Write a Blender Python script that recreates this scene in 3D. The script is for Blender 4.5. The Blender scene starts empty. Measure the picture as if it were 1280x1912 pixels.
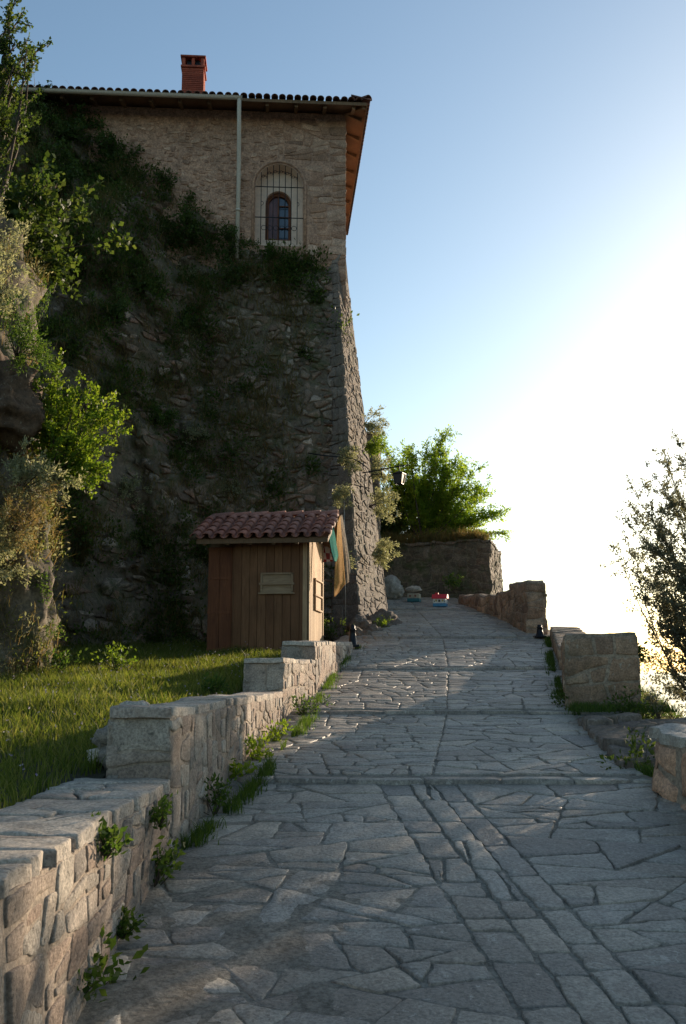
import bpy, math, random
import numpy as np
from mathutils import Vector, noise
R = math.radians
sc = bpy.context.scene
C = sc.collection

# ------------------------------------------------------------------ camera
F = 1859.0; PITCH = R(9.0); EYE = Vector((0, 0, 1.6))
cam = bpy.data.cameras.new('camera'); camo = bpy.data.objects.new('camera', cam); C.objects.link(camo)
cam.sensor_fit = 'VERTICAL'; cam.sensor_height = 36.0; cam.lens = F / 1912 * 36.0
cam.clip_start = 0.05; cam.clip_end = 60000
camo.location = EYE; camo.rotation_euler = (R(90) + PITCH, 0, 0)
sc.camera = camo
# ------------------------------------------------------------------ world, sun, exposure
SUN_AZ, SUN_EL = R(38), R(11.5)          # azimuth to the right of the view direction
w = bpy.data.worlds.new('World'); sc.world = w; w.use_nodes = True
nt = w.node_tree; sky = nt.nodes.new('ShaderNodeTexSky'); sky.sky_type = 'NISHITA'
sky.sun_disc = False; sky.sun_elevation = SUN_EL; sky.sun_rotation = SUN_AZ
sky.air_density = 1.0; sky.dust_density = 1.1; sky.ozone_density = 2.2; sky.altitude = 300
tint = nt.nodes.new('ShaderNodeMix'); tint.data_type = 'RGBA'; tint.blend_type = 'MULTIPLY'; tint.inputs[0].default_value = 1.0
tint.inputs[7].default_value = (1.15, 1.13, 1.03, 1); nt.links.new(sky.outputs[0], tint.inputs[6]); nt.links.new(tint.outputs[2], nt.nodes['Background'].inputs[0]); nt.nodes['Background'].inputs[1].default_value = 0.15
sl = bpy.data.lights.new('sun', 'SUN'); sl.energy = 5.0; sl.angle = R(0.6); sl.color = (1.0, 0.81, 0.60)
so = bpy.data.objects.new('sun', sl); C.objects.link(so)
SD = Vector((math.sin(SUN_AZ) * math.cos(SUN_EL), math.cos(SUN_AZ) * math.cos(SUN_EL), math.sin(SUN_EL)))
so.rotation_euler = (-SD).to_track_quat('-Z', 'Y').to_euler(); so.location = (30, 30, 30)
sc.view_settings.view_transform = 'Standard'; sc.view_settings.look = 'None'
sc.view_settings.exposure = 0.46; sc.view_settings.gamma = 1.0
sc.cycles.max_bounces = 6; sc.cycles.transparent_max_bounces = 4; sc.cycles.transmission_bounces = 3
sc.cycles.use_denoising = True

# ------------------------------------------------------------------ measuring helpers
def rdir(u, v):
    a, b = (u - 640) / F, -(v - 956) / F
    return Vector((a, math.cos(PITCH) - b * math.sin(PITCH), math.sin(PITCH) + b * math.cos(PITCH)))
def W(u, v, Y):
    d = rdir(u, v); return EYE + d * (Y / d.y)
def on_plane(u, v, P, n):
    d = rdir(u, v); return EYE + d * ((P - EYE).dot(n) / d.dot(n))
def interp(x, pts):
    return float(np.interp(x, [p[0] for p in pts], [p[1] for p in pts]))
def smooth(a, b, x):
    t = min(1, max(0, (x - a) / (b - a))); return t * t * (3 - 2 * t)

# path profile: rows of kerbs (pixel v, distance)
KERB = [(1465, 6.6), (1335, 9.6), (1252, 13.0), (1193, 17.0), (1140, 21.5)]
PROF = [(-6, -0.7), (0, 0.0)] + [(Y, W(640, v, Y).z) for v, Y in KERB] + [(24.0, W(640, 1117, 24).z), (40, W(640, 1117, 24).z + 0.9)]
def zpath(Y):
    z = interp(Y, PROF)
    ks = [-2] + [k[1] for k in KERB] + [27]
    for a, b in zip(ks[:-1], ks[1:]):
        if a <= Y < b and a > 0:
            z += 0.028 * (1 - (Y - a) / (b - a))
    return z
def ground_pt(u, v):
    lo, hi = 1.0, 26.0
    d = rdir(u, v)
    for _ in range(40):
        m = (lo + hi) / 2
        if EYE.z + d.z / d.y * m > interp(m, PROF): lo = m
        else: hi = m
    return EYE + d * (lo / d.y)
LE = [(-4, -1.1), (1.5, -1.05)] + [(ground_pt(*p).y, ground_pt(*p).x) for p in [(200, 1770), (330, 1590), (480, 1457), (575, 1335), (625, 1252), (680, 1196)]] + [(18.6, 0.95), (21, 1.0), (27, 0.9)]
RE = [(-4, 2.9), (3.5, 2.55), (5.2, 2.2)] + [(6.4, 2.05), (6.9, 1.9), (9.5, 2.18), (10.6, 2.28), (13.2, 2.72), (16.9, 3.45), (18.5, 3.15), (21.5, 2.45), (24, 2.2), (27, 2.2)]
def lx(Y): return interp(Y, LE)
def rx(Y): return interp(Y, RE)
def zlawn(x, y):
    return 0.93 + 0.071 * (y - 3) + 0.05 * max(0, -x - 3.2) + 0.03 * noise.noise(Vector((x * .7, y * .7, 3)))

# ------------------------------------------------------------------ tagging and mesh helpers
def tag(o, label=None, cat=None, group=None, kind=None):
    if label: o['label'] = label
    if cat: o['category'] = cat
    if group: o['group'] = group
    if kind: o['kind'] = kind
    return o
def empty(name, loc, label, cat, group=None):
    o = bpy.data.objects.new(name, None); C.objects.link(o); o.location = loc; o.empty_display_size = .2
    return tag(o, label, cat, group)
def link(name, me, parent=None):
    o = bpy.data.objects.new(name, me); C.objects.link(o)
    if parent is not None:
        o.parent = parent
        p = parent; off = Vector((0, 0, 0))
        while p is not None: off += Vector(p.location); p = p.parent
        o.location = -off                    # mesh data is in world coordinates; parents carry no rotation
    return o
def mesh(name, V, Fc, mats, parent=None, smooth_=False, mi=None):
    me = bpy.data.meshes.new(name); me.from_pydata([tuple(v) for v in V], [], Fc)
    for m in (mats if isinstance(mats, (list, tuple)) else [mats]): me.materials.append(m)
    if smooth_: me.polygons.foreach_set('use_smooth', [True] * len(me.polygons))
    if mi is not None: me.polygons.foreach_set('material_index', mi)
    me.update(); return link(name, me, parent)
def mesh_np(name, V, Q, mat, parent=None, smooth_=False):
    V = np.asarray(V, dtype=np.float32); Q = np.asarray(Q, dtype=np.int32); n = len(Q); k = Q.shape[1]
    me = bpy.data.meshes.new(name)
    me.vertices.add(len(V)); me.vertices.foreach_set('co', V.ravel())
    me.loops.add(n * k); me.loops.foreach_set('vertex_index', Q.ravel())
    me.polygons.add(n); me.polygons.foreach_set('loop_start', np.arange(0, n * k, k, dtype=np.int32))
    me.polygons.foreach_set('loop_total', np.full(n, k, dtype=np.int32))
    if smooth_: me.polygons.foreach_set('use_smooth', np.ones(n, dtype=bool))
    me.materials.append(mat); me.update(calc_edges=True); me.validate()
    return link(name, me, parent)
class MB:
    def __init__(s): s.V = []; s.F = []
    def box(s, o, ax, ay, az):
        """box from corner o along three edge vectors"""
        o, ax, ay, az = map(Vector, (o, ax, ay, az)); n = len(s.V)
        for k in range(8): s.V.append(o + ax * (k & 1) + ay * ((k >> 1) & 1) + az * ((k >> 2) & 1))
        s.F += [tuple(n + i for i in f) for f in [(0, 2, 3, 1), (4, 5, 7, 6), (0, 1, 5, 4), (2, 6, 7, 3), (0, 4, 6, 2), (1, 3, 7, 5)]]
    def tube(s, pts, r, n=8, cap=True):
        pts = [Vector(p) for p in pts]; rs = r if isinstance(r, (list, tuple)) else [r] * len(pts); b = len(s.V)
        for i, p in enumerate(pts):
            d = (pts[min(i + 1, len(pts) - 1)] - pts[max(i - 1, 0)]).normalized()
            a = d.orthogonal().normalized() if i == 0 else (pa - d * pa.dot(d)).normalized()
            pa = a; c = d.cross(a)
            for k in range(n):
                t = 2 * math.pi * k / n; s.V.append(p + (a * math.cos(t) + c * math.sin(t)) * rs[i])
        for i in range(len(pts) - 1):
            for k in range(n):
                s.F.append((b + i * n + k, b + i * n + (k + 1) % n, b + (i + 1) * n + (k + 1) % n, b + (i + 1) * n + k))
        if cap:
            s.F.append(tuple(b + k for k in range(n - 1, -1, -1))); e = b + (len(pts) - 1) * n
            s.F.append(tuple(e + k for k in range(n)))
    def quad(s, *p):
        n = len(s.V); s.V += [Vector(q) for q in p]; s.F.append(tuple(range(n, n + len(p))))
    def build(s, name, mat, parent=None, sm=False): return mesh(name, s.V, s.F, mat, parent, sm)
def bevel(o, w_=0.01, seg=2):
    m = o.modifiers.new('bevel', 'BEVEL'); m.width = w_; m.segments = seg; m.limit_method = 'ANGLE'; m.angle_limit = R(35); return o

# ------------------------------------------------------------------ materials
def M(name):
    m = bpy.data.materials.new(name); m.use_nodes = True; return m, m.node_tree, m.node_tree.nodes['Principled BSDF']
def N(t, typ, **k):
    n = t.nodes.new(typ)
    for a, b in k.items():
        if a.startswith('i_'):
            n.inputs[a[2:].replace('_', ' ')].default_value = b
        else: setattr(n, a, b)
    return n
def ramp(t, src, stops, interp_='LINEAR'):
    r = t.nodes.new('ShaderNodeValToRGB'); r.color_ramp.interpolation = interp_
    e = r.color_ramp.elements
    while len(e) < len(stops): e.new(.5)
    for k, (p, c) in enumerate(stops):
        e[k].position = p; e[k].color = (*c, 1) if not isinstance(c, (int, float)) else (c, c, c, 1)
    t.links.new(src, r.inputs[0]); return r.outputs[0]
def mixc(t, fac, a, b, mode='MIX'):
    m = t.nodes.new('ShaderNodeMix'); m.data_type = 'RGBA'; m.blend_type = mode
    for i, x in ((0, fac), (6, a), (7, b)):
        if isinstance(x, (int, float)): m.inputs[i].default_value = x
        elif isinstance(x, tuple): m.inputs[i].default_value = (*x, 1)
        else: t.links.new(x, m.inputs[i])
    return m.outputs[2]
def noisen(t, scale, detail=5, rough=.6, vec=None, dist=0):
    n = N(t, 'ShaderNodeTexNoise', i_Scale=scale, i_Detail=detail, i_Roughness=rough, i_Distortion=dist)
    if vec: t.links.new(vec, n.inputs['Vector'])
    return n.outputs['Fac']
def stone_mat(name, cols, stain=(.06, .05, .04), stain_amt=.5, rough=.85, bump=.5, speck=None, spec=.3, moss=0, fine=60, island=True):
    m, t, p = M(name)
    co = N(t, 'ShaderNodeTexCoord').outputs['Object']
    n1 = noisen(t, 1.3, 6, .6, co, .4); n2 = noisen(t, 9, 8, .65, co); n3 = noisen(t, fine, 6, .7, co)
    if island:
        g = N(t, 'ShaderNodeNewGeometry'); src = g.outputs['Random Per Island']
    else: src = n1
    k = len(cols); base = ramp(t, src, [(i / max(1, k - 1) * (1 if island else .4) + (0 if island else .3), c) for i, c in enumerate(cols)])
    v = ramp(t, n2, [(.3, .48), (.7, 1.35)]); base = mixc(t, .75, base, v, 'MULTIPLY')
    s1 = ramp(t, n1, [(.42, 0.), (.66, stain_amt)]); base = mixc(t, s1, base, stain)
    s3 = ramp(t, n3, [(.36, .42), (.6, 1.28)]); base = mixc(t, .7, base, s3, 'MULTIPLY')
    if speck:
        vo = noisen(t, 14, 4, .8, co, 1.0); base = mixc(t, ramp(t, vo, [(.60, 0.), (.68, .75)]), base, speck)
    if moss:
        mo = noisen(t, 2.2, 7, .7, co); base = mixc(t, ramp(t, mo, [(.5, 0.), (.62, moss)]), base, (.045, .06, .015))
    t.links.new(base, p.inputs['Base Color'])
    p.inputs['Roughness'].default_value = rough; p.inputs['Specular IOR Level'].default_value = spec
    t.links.new(ramp(t, n2, [(.3, rough - .12), (.7, min(1, rough + .1))]), p.inputs['Roughness'])
    pit = N(t, 'ShaderNodeTexVoronoi', i_Scale=fine * .45); t.links.new(co, pit.inputs['Vector'])
    pr = ramp(t, pit.outputs['Distance'], [(.05, 0.), (.28, 1.)])
    b0 = N(t, 'ShaderNodeBump', i_Strength=bump, i_Distance=.010); t.links.new(n2, b0.inputs['Height'])
    b1 = N(t, 'ShaderNodeBump', i_Strength=bump, i_Distance=.012); t.links.new(noisen(t, fine * .4, 10, .72, co, .3), b1.inputs['Height']); t.links.new(b0.outputs[0], b1.inputs['Normal'])
    b2 = N(t, 'ShaderNodeBump', i_Strength=bump * .8, i_Distance=.008); t.links.new(n3, b2.inputs['Height']); t.links.new(b1.outputs[0], b2.inputs['Normal'])
    b3 = N(t, 'ShaderNodeBump', i_Strength=bump * .45, i_Distance=.006); t.links.new(pr, b3.inputs['Height']); t.links.new(b2.outputs[0], b3.inputs['Normal'])
    t.links.new(b3.outputs[0], p.inputs['Normal'])
    return m
def flat_mat(name, col, rough=.6, metal=0, bump=.15, scale=30, var=.25, spec=.4):
    m, t, p = M(name); co = N(t, 'ShaderNodeTexCoord').outputs['Object']; n = noisen(t, scale, 6, .65, co)
    lo = tuple(c * (1 - var) for c in col); hi = tuple(min(1, c * (1 + var)) for c in col)
    t.links.new(ramp(t, n, [(.3, lo), (.7, hi)]), p.inputs['Base Color'])
    p.inputs['Roughness'].default_value = rough; p.inputs['Metallic'].default_value = metal; p.inputs['Specular IOR Level'].default_value = spec
    b = N(t, 'ShaderNodeBump', i_Strength=bump, i_Distance=.01); t.links.new(n, b.inputs['Height']); t.links.new(b.outputs[0], p.inputs['Normal'])
    return m
def leaf_mat(name, cols, trans=.5, rough=.5, tcol=None):
    m, t, p = M(name); g = N(t, 'ShaderNodeNewGeometry')
    k = len(cols); c = ramp(t, g.outputs['Random Per Island'], [(i / max(1, k - 1), x) for i, x in enumerate(cols)])
    t.links.new(c, p.inputs['Base Color']); p.inputs['Roughness'].default_value = rough; p.inputs['Specular IOR Level'].default_value = .12
    tr = N(t, 'ShaderNodeBsdfTranslucent'); t.links.new(mixc(t, 1., c, tcol or (2.6, 2.6, 1.2), 'MULTIPLY'), tr.inputs['Color'])
    mx = N(t, 'ShaderNodeMixShader'); mx.inputs[0].default_value = trans
    t.links.new(p.outputs[0], mx.inputs[1]); t.links.new(tr.outputs[0], mx.inputs[2])
    t.links.new(mx.outputs[0], t.nodes['Material Output'].inputs['Surface']); return m
def wood_mat(name, c1, c2, c3, rough=.75, scale=1.0, horizontal=False):
    m, t, p = M(name); co = N(t, 'ShaderNodeTexCoord').outputs['Object']
    mp = N(t, 'ShaderNodeMapping'); t.links.new(co, mp.inputs[0]); mp.inputs['Scale'].default_value = (1.5, 1.5, 18) if horizontal else (18 * scale, 18 * scale, 1.4)
    g = N(t, 'ShaderNodeNewGeometry')
    n = noisen(t, 2.0, 8, .65, mp.outputs[0], 1.2); n2 = noisen(t, 1.7, 4, .6, co)
    base = ramp(t, g.outputs['Random Per Island'], [(0, c1), (.5, c2), (1, c1)])
    base = mixc(t, ramp(t, n, [(.35, 0.), (.7, .8)]), base, c3)
    base = mixc(t, .6, base, ramp(t, n2, [(.3, .6), (.7, 1.2)]), 'MULTIPLY')
    t.links.new(base, p.inputs['Base Color']); p.inputs['Roughness'].default_value = rough; p.inputs['Specular IOR Level'].default_value = .25
    b = N(t, 'ShaderNodeBump', i_Strength=.4, i_Distance=.006); t.links.new(n, b.inputs['Height']); t.links.new(b.outputs[0], p.inputs['Normal'])
    return m

m_flag = stone_mat('flagstone', [(.31, .265, .21), (.50, .43, .34), (.37, .325, .265), (.54, .44, .33), (.32, .26, .20), (.44, .385, .315), (.26, .22, .18), (.47, .40, .31)], (.20, .165, .125), .55, rough=.55, bump=.9, spec=.5, fine=60, speck=(.56, .50, .42))
m_dirt = stone_mat('joint_dirt', [(.27, .235, .185), (.37, .325, .26)], (.17, .145, .115), .6, rough=.95, bump=.9, island=False, fine=45, spec=.1)
m_wall = stone_mat('wall_stone', [(.50, .41, .32), (.38, .27, .20), (.58, .50, .40), (.32, .28, .235), (.48, .35, .26), (.62, .54, .44)], (.17, .12, .09), .55, bump=1.2, speck=(.10, .09, .075), fine=75)
m_mort = stone_mat('wall_mortar', [(.34, .27, .20), (.46, .37, .29)], (.19, .14, .10), .6, bump=.9, island=False, fine=45)
m_cope = stone_mat('coping_stone', [(.52, .43, .34), (.60, .52, .42), (.46, .36, .28)], (.28, .22, .17), .5, bump=1.1, speck=(.2, .18, .15))
m_para = stone_mat('parapet_stone', [(.46, .29, .18), (.34, .205, .125), (.54, .37, .24), (.24, .14, .09)], (.09, .065, .045), .7, bump=.8, speck=(.40, .35, .27), moss=.3)
m_pmort = stone_mat('parapet_mortar', [(.34, .25, .17), (.44, .34, .25)], (.13, .09, .06), .7, bump=.9, island=False, fine=40, moss=.3)
m_red = stone_mat('reddish_stone', [(.56, .30, .18), (.62, .36, .22), (.46, .25, .15)], (.17, .11, .075), .5, bump=.6)
m_house = stone_mat('house_stone', [(.52, .30, .19), (.38, .21, .13), (.62, .40, .27), (.45, .25, .15), (.30, .18, .12)], (.22, .13, .075), .5, bump=.8, fine=40)
m_hplas = stone_mat('house_plaster', [(.46, .265, .165), (.58, .36, .24)], (.26, .145, .09), .6, bump=1.0, island=False, fine=24)
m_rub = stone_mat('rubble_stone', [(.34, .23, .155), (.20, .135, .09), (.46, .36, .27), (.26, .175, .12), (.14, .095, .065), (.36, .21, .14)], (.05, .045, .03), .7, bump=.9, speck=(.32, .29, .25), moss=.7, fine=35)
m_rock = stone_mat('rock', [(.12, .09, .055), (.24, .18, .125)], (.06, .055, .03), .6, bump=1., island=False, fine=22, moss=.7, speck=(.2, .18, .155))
m_but = stone_mat('buttress_stone', [(.23, .175, .13), (.19, .14, .10), (.27, .21, .16), (.21, .15, .11)], (.09, .075, .06), .6, bump=.9, fine=35, speck=(.34, .31, .27), moss=.25)
m_soil = stone_mat('soil', [(.05, .045, .025), (.08, .07, .04)], (.03, .035, .015), .7, bump=.8, island=False)
m_wood = wood_mat('weathered_plank', (.19, .09, .042), (.25, .125, .06), (.11, .048, .02))
m_woodr = wood_mat('reddish_plank', (.19, .07, .03), (.23, .085, .038), (.08, .03, .015))
m_woodl = wood_mat('pale_plank', (.50, .34, .19), (.56, .39, .22), (.32, .19, .10))
m_woodg = wood_mat('greyish_plank', (.36, .25, .15), (.42, .30, .18), (.22, .14, .08), horizontal=True)
m_soff = wood_mat('soffit_board', (.19, .105, .06), (.23, .13, .075), (.12, .065, .04))
m_raft = wood_mat('rafter_wood', (.20, .12, .065), (.25, .15, .08), (.10, .06, .03))
m_tile = stone_mat('roof_tile', [(.44, .17, .11), (.33, .12, .08), (.50, .22, .155), (.28, .11, .085)], (.16, .085, .065), .7, rough=.7, bump=.3, spec=.4)
m_tiled = stone_mat('old_roof_tile', [(.24, .11, .08), (.17, .08, .06), (.28, .14, .10)], (.07, .055, .045), .7, bump=.4)
m_brick = stone_mat('chimney_brick', [(.42, .09, .045), (.36, .075, .04), (.47, .115, .06)], (.22, .05, .03), .5, bump=.3)
m_white = flat_mat('white_plaster', (.74, .56, .43), .85, bump=.2, scale=14, var=.12)
m_gut = flat_mat('cream_gutter', (.56, .48, .37), .45, bump=.08, var=.15)
m_iron = flat_mat('black_iron', (.02, .02, .022), .45, .6, .1)
m_fram = wood_mat('brown_window_frame', (.20, .075, .035), (.24, .09, .04), (.10, .04, .02))

# ------------------------------------------------------------------ stone laying: power-diagram cells turned into bevelled stones
def cells(seeds, wts, x0, y0, x1, y1, gap):
    S = np.array(seeds); Wt = np.array(wts); out = []
    for i in range(len(S)):
        d2 = ((S - S[i]) ** 2).sum(1); idx = np.argsort(d2)[1:19]
        poly = [(x0, y0), (x1, y0), (x1, y1), (x0, y1)]
        for j in idx:
            dx, dy = S[j] - S[i]; L = math.hypot(dx, dy)
            if L < 1e-6: continue
            nx, ny = dx / L, dy / L; off = (L * L + Wt[i] - Wt[j]) / (2 * L) - gap / 2
            cx, cy = S[i][0] + nx * off, S[i][1] + ny * off
            res = []; n = len(poly)
            for k in range(n):
                a, b = poly[k], poly[(k + 1) % n]
                da = (a[0] - cx) * nx + (a[1] - cy) * ny; db = (b[0] - cx) * nx + (b[1] - cy) * ny
                if da <= 0: res.append(a)
                if (da < 0 < db) or (db < 0 < da):
                    t = da / (da - db); res.append((a[0] + (b[0] - a[0]) * t, a[1] + (b[1] - a[1]) * t))
            poly = res
            if len(poly) < 3: break
        out.append(poly if len(poly) >= 3 else None)
    return out
def brick_seeds(rnd, x0, y0, x1, y1, cw, ch, jit=.25):
    out = []; y = y0 + ch * .5; r = 0
    while y < y1:
        hh = ch * rnd.uniform(.75, 1.3); x = x0 + rnd.uniform(0, 1) * cw
        while x < x1:
            out.append((x, y + rnd.uniform(-jit, jit) * ch)); x += cw * rnd.uniform(.6, 1.55)
        y += hh; r += 1
    return out
def clip_half(poly, cx, cy, nx, ny):
    res = []; n = len(poly)
    for k in range(n):
        a, b = poly[k], poly[(k + 1) % n]
        da = (a[0] - cx) * nx + (a[1] - cy) * ny; db = (b[0] - cx) * nx + (b[1] - cy) * ny
        if da <= 0: res.append(a)
        if (da < 0 < db) or (db < 0 < da):
            t = da / (da - db); res.append((a[0] + (b[0] - a[0]) * t, a[1] + (b[1] - a[1]) * t))
    return res
def area(poly): return sum(poly[k][0] * poly[(k + 1) % len(poly)][1] - poly[(k + 1) % len(poly)][0] * poly[k][1] for k in range(len(poly))) / 2
def split(poly, rnd, amin, amax, asp=1.6, ang=14, gap=.015):
    """break a convex area into angular stones with T-shaped joints; asp = how much wider than high they are"""
    todo, out = [poly], []
    while todo:
        p = todo.pop(); A = area(p)
        if A < rnd.uniform(amin, amax) * 1.45:
            q = p
            for k in range(len(p)):
                a, b = p[k], p[(k + 1) % len(p)]; L = math.hypot(b[0] - a[0], b[1] - a[1])
                if L < 1e-5: continue
                nx, ny = (b[1] - a[1]) / L, -(b[0] - a[0]) / L; g = gap * rnd.uniform(.3, .75)
                q = clip_half(q, a[0] - nx * g, a[1] - ny * g, nx, ny)
                if len(q) < 3: break
            out.append(q if len(q) >= 3 else None); continue
        xs = [v[0] for v in p]; ys = [v[1] for v in p]; w_, h_ = max(xs) - min(xs), max(ys) - min(ys)
        cx, cy = sum(xs) / len(xs), sum(ys) / len(ys)
        base = 0 if w_ / asp > h_ * rnd.uniform(.75, 1.3) else 90
        if ang > 15:
            best = max((((p1[0] - p2[0]) / math.sqrt(asp), (p1[1] - p2[1]) * math.sqrt(asp)) for p1 in p for p2 in p), key=lambda q: q[0] ** 2 + q[1] ** 2)
            base = math.degrees(math.atan2(best[1], best[0])); base = .5 * base + .5 * round(base / 90) * 90
        a = R(base + rnd.gauss(0, ang * (1 if ang <= 15 else .75))); nx, ny = math.cos(a), math.sin(a); o = rnd.uniform(-.17, .17)
        cx += o * w_ * abs(nx); cy += o * h_ * abs(ny)
        for sg in (1, -1):
            q = clip_half(p, cx, cy, nx * sg, ny * sg)
            if len(q) >= 3 and area(q) > 1e-4: todo.append(q)
    return out
def rect(x0, y0, x1, y1): return [(x0, y0), (x1, y0), (x1, y1), (x0, y1)]
def lay(polys, mapf, V, Fc, rnd, h=.03, hvar=.4, bev=.02, depth=.05, seg=.08, amp=.012, dome=.25, keep=None, tilt=0.0):
    for pi, poly in enumerate(polys):
        if not poly: continue
        A = sum(poly[k][0] * poly[(k + 1) % len(poly)][1] - poly[(k + 1) % len(poly)][0] * poly[k][1] for k in range(len(poly))) / 2
        if A < 1.2e-3: continue
        cx = sum(p[0] for p in poly) / len(poly); cy = sum(p[1] for p in poly) / len(poly)
        if keep and not keep(cx, cy, poly): continue
        pts = []
        for k in range(len(poly)):
            a, b = poly[k], poly[(k + 1) % len(poly)]; L = math.hypot(b[0] - a[0], b[1] - a[1])
            if L < 1e-4: continue
            m = max(1, int(L / seg))
            for q in range(m):
                t = q / m; pts.append((a[0] + (b[0] - a[0]) * t, a[1] + (b[1] - a[1]) * t))
        # round the corners a little
        n = len(pts)
        if n < 3: continue
        pts = [((pts[k - 1][0] + pts[k][0] * 9 + pts[(k + 1) % n][0]) / 11, (pts[k - 1][1] + pts[k][1] * 9 + pts[(k + 1) % n][1]) / 11) for k in range(n)]
        pts = [(x + amp * (noise.noise(Vector((x * 11, y * 11, pi * .37))) * .7 + noise.noise(Vector((x * 37, y * 37, pi * .37))) * .45), y + amp * (noise.noise(Vector((x * 11 + 50, y * 11, pi * .37))) * .7 + noise.noise(Vector((x * 37 + 50, y * 37, pi))) * .45)) for x, y in pts]
        hh = h * (1 + rnd.uniform(-hvar, hvar)); size = math.sqrt(A); tx, ty = rnd.uniform(-tilt, tilt), rnd.uniform(-tilt, tilt)
        b0 = len(V); zz = rnd.uniform(0, 100)
        f1 = max(.5, 1 - 2.2 * bev / size)
        rings = [(1.0, -depth, 0), (1.0, hh - bev * .9, 0), ((1 + f1) / 2, hh - bev * .22, .3), (f1, hh, 1), (f1 * .55, hh + dome * bev, 1)]
        for f, z, na in rings:
            for x, y in pts:
                X, Y_ = cx + (x - cx) * f, cy + (y - cy) * f
                dz = na * bev * (.45 * noise.noise(Vector((X * 9, Y_ * 9, zz))) + .35 * noise.noise(Vector((X * 31, Y_ * 31, zz)))) + ((X - cx) * tx + (Y_ - cy) * ty if z > 0 else 0)
                V.append(mapf(X, Y_, z + dz))
        V.append(mapf(cx, cy, hh + dome * bev))
        for r in range(len(rings) - 1):
            for k in range(n):
                Fc.append((b0 + r * n + k, b0 + r * n + (k + 1) % n, b0 + (r + 1) * n + (k + 1) % n, b0 + (r + 1) * n + k))
        e = b0 + (len(rings) - 1) * n
        for k in range(n): Fc.append((e + k, e + (k + 1) % n, len(V) - 1))
def quad_map(P00, P10, P11, P01):
    P00, P10, P11, P01 = map(Vector, (P00, P10, P11, P01))
    L = ((P10 - P00).length + (P11 - P01).length) / 2; H = ((P01 - P00).length + (P11 - P10).length) / 2
    nrm = (P10 - P00).cross(P01 - P00).normalized()
    def f(s, t, h):
        a, b = s / L, t / H
        return P00 * (1 - a) * (1 - b) + P10 * a * (1 - b) + P11 * a * b + P01 * (1 - a) * b + nrm * h
    return f, L, H
def face(V, Fc, P00, P10, P11, P01, cw, ch, rnd, gap=.022, h=.03, ext=.0, ang=13, **k):
    """lay stones over a quad; P00,P10 is the bottom edge, outward normal to the right-hand side"""
    f, L, H = quad_map(P00, P10, P11, P01)
    lay(split(rect(-ext, 0, L + ext, H), rnd, cw * ch * .3, cw * ch * 1.5, cw / ch, ang, gap), f, V, Fc, rnd, h=h, **k)

def stone_block(parent, corners, zb, zt, rnd, mats, faces=(0, 1, 2, 3), cw=.26, ch=.17, h=.03, cope=.05, over=.02, name='stonework', top_cw=.4, gap=.015, bev=.006, wob=.014, hk=.22):
    """a wall: corners = 4 ground points anticlockwise seen from above; zt per corner; parts: mortar core, stonework, coping"""
    ms, mm, mc = mats
    c = [Vector((p[0], p[1], 0)) for p in corners]; zt = list(zt) if isinstance(zt, (list, tuple)) else [zt] * 4; zb = list(zb) if isinstance(zb, (list, tuple)) else [zb] * 4
    B = [Vector((c[i].x, c[i].y, zb[i])) for i in range(4)]; T = [Vector((c[i].x, c[i].y, zt[i] - cope)) for i in range(4)]
    def wobble(V):
        return [Vector(v) + (noise.noise_vector(Vector(v) * 2.3) * .8 + noise.noise_vector(Vector(v) * 7.0) * .45) * wob for v in V]
    CV, CF = [], []
    def grid(a, b, c_, d):
        n1 = max(2, int((b - a).length / .05)); n2 = max(2, int((d - a).length / .05)); o = len(CV)
        for j in range(n2 + 1):
            for i in range(n1 + 1):
                p, q = i / n1, j / n2; CV.append(a * (1 - p) * (1 - q) + b * p * (1 - q) + c_ * p * q + d * (1 - p) * q)
        for j in range(n2):
            for i in range(n1):
                k = o + j * (n1 + 1) + i; CF.append((k, k + 1, k + n1 + 2, k + n1 + 1))
    for i in range(4): grid(B[i], B[(i + 1) % 4], T[(i + 1) % 4], T[i])
    grid(*T)
    core = mesh('mortar_core', wobble(CV), CF, mm, parent, True)
    V, Fc = [], []
    for i in faces:
        j = (i + 1) % 4
        kk_ = 1.45 if (B[j] - B[i]).length < .6 and cw < .25 else 1.0
        face(V, Fc, B[i], B[j], T[j], T[i], cw * kk_, ch * kk_, rnd, h=h * hk, ext=h * .4, gap=gap, bev=bev, tilt=.05, amp=.018, seg=.03, hvar=.8, ang=11)
    mesh(name, wobble(V), Fc, ms, parent, True)
    if cope > 0:
        V, Fc = [], []
        ctr = sum(c, Vector()) / 4
        O = [Vector((c[i].x, c[i].y, zt[i] - cope)) + (c[i] - ctr).normalized() * (over + h) * 1.3 for i in range(4)]
        f, L, H = quad_map(O[0], O[1], O[2], O[3])
        lay(split(rect(0, 0, L, H), rnd, top_cw ** 2 * .4, top_cw ** 2 * 1.2, 1.0, 20, .010), f, V, Fc, rnd, h=cope, hvar=.12, bev=.007, depth=.004, amp=.035, seg=.045, tilt=.02)
        mesh('coping', wobble(V), Fc, mc, parent, True)

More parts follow.
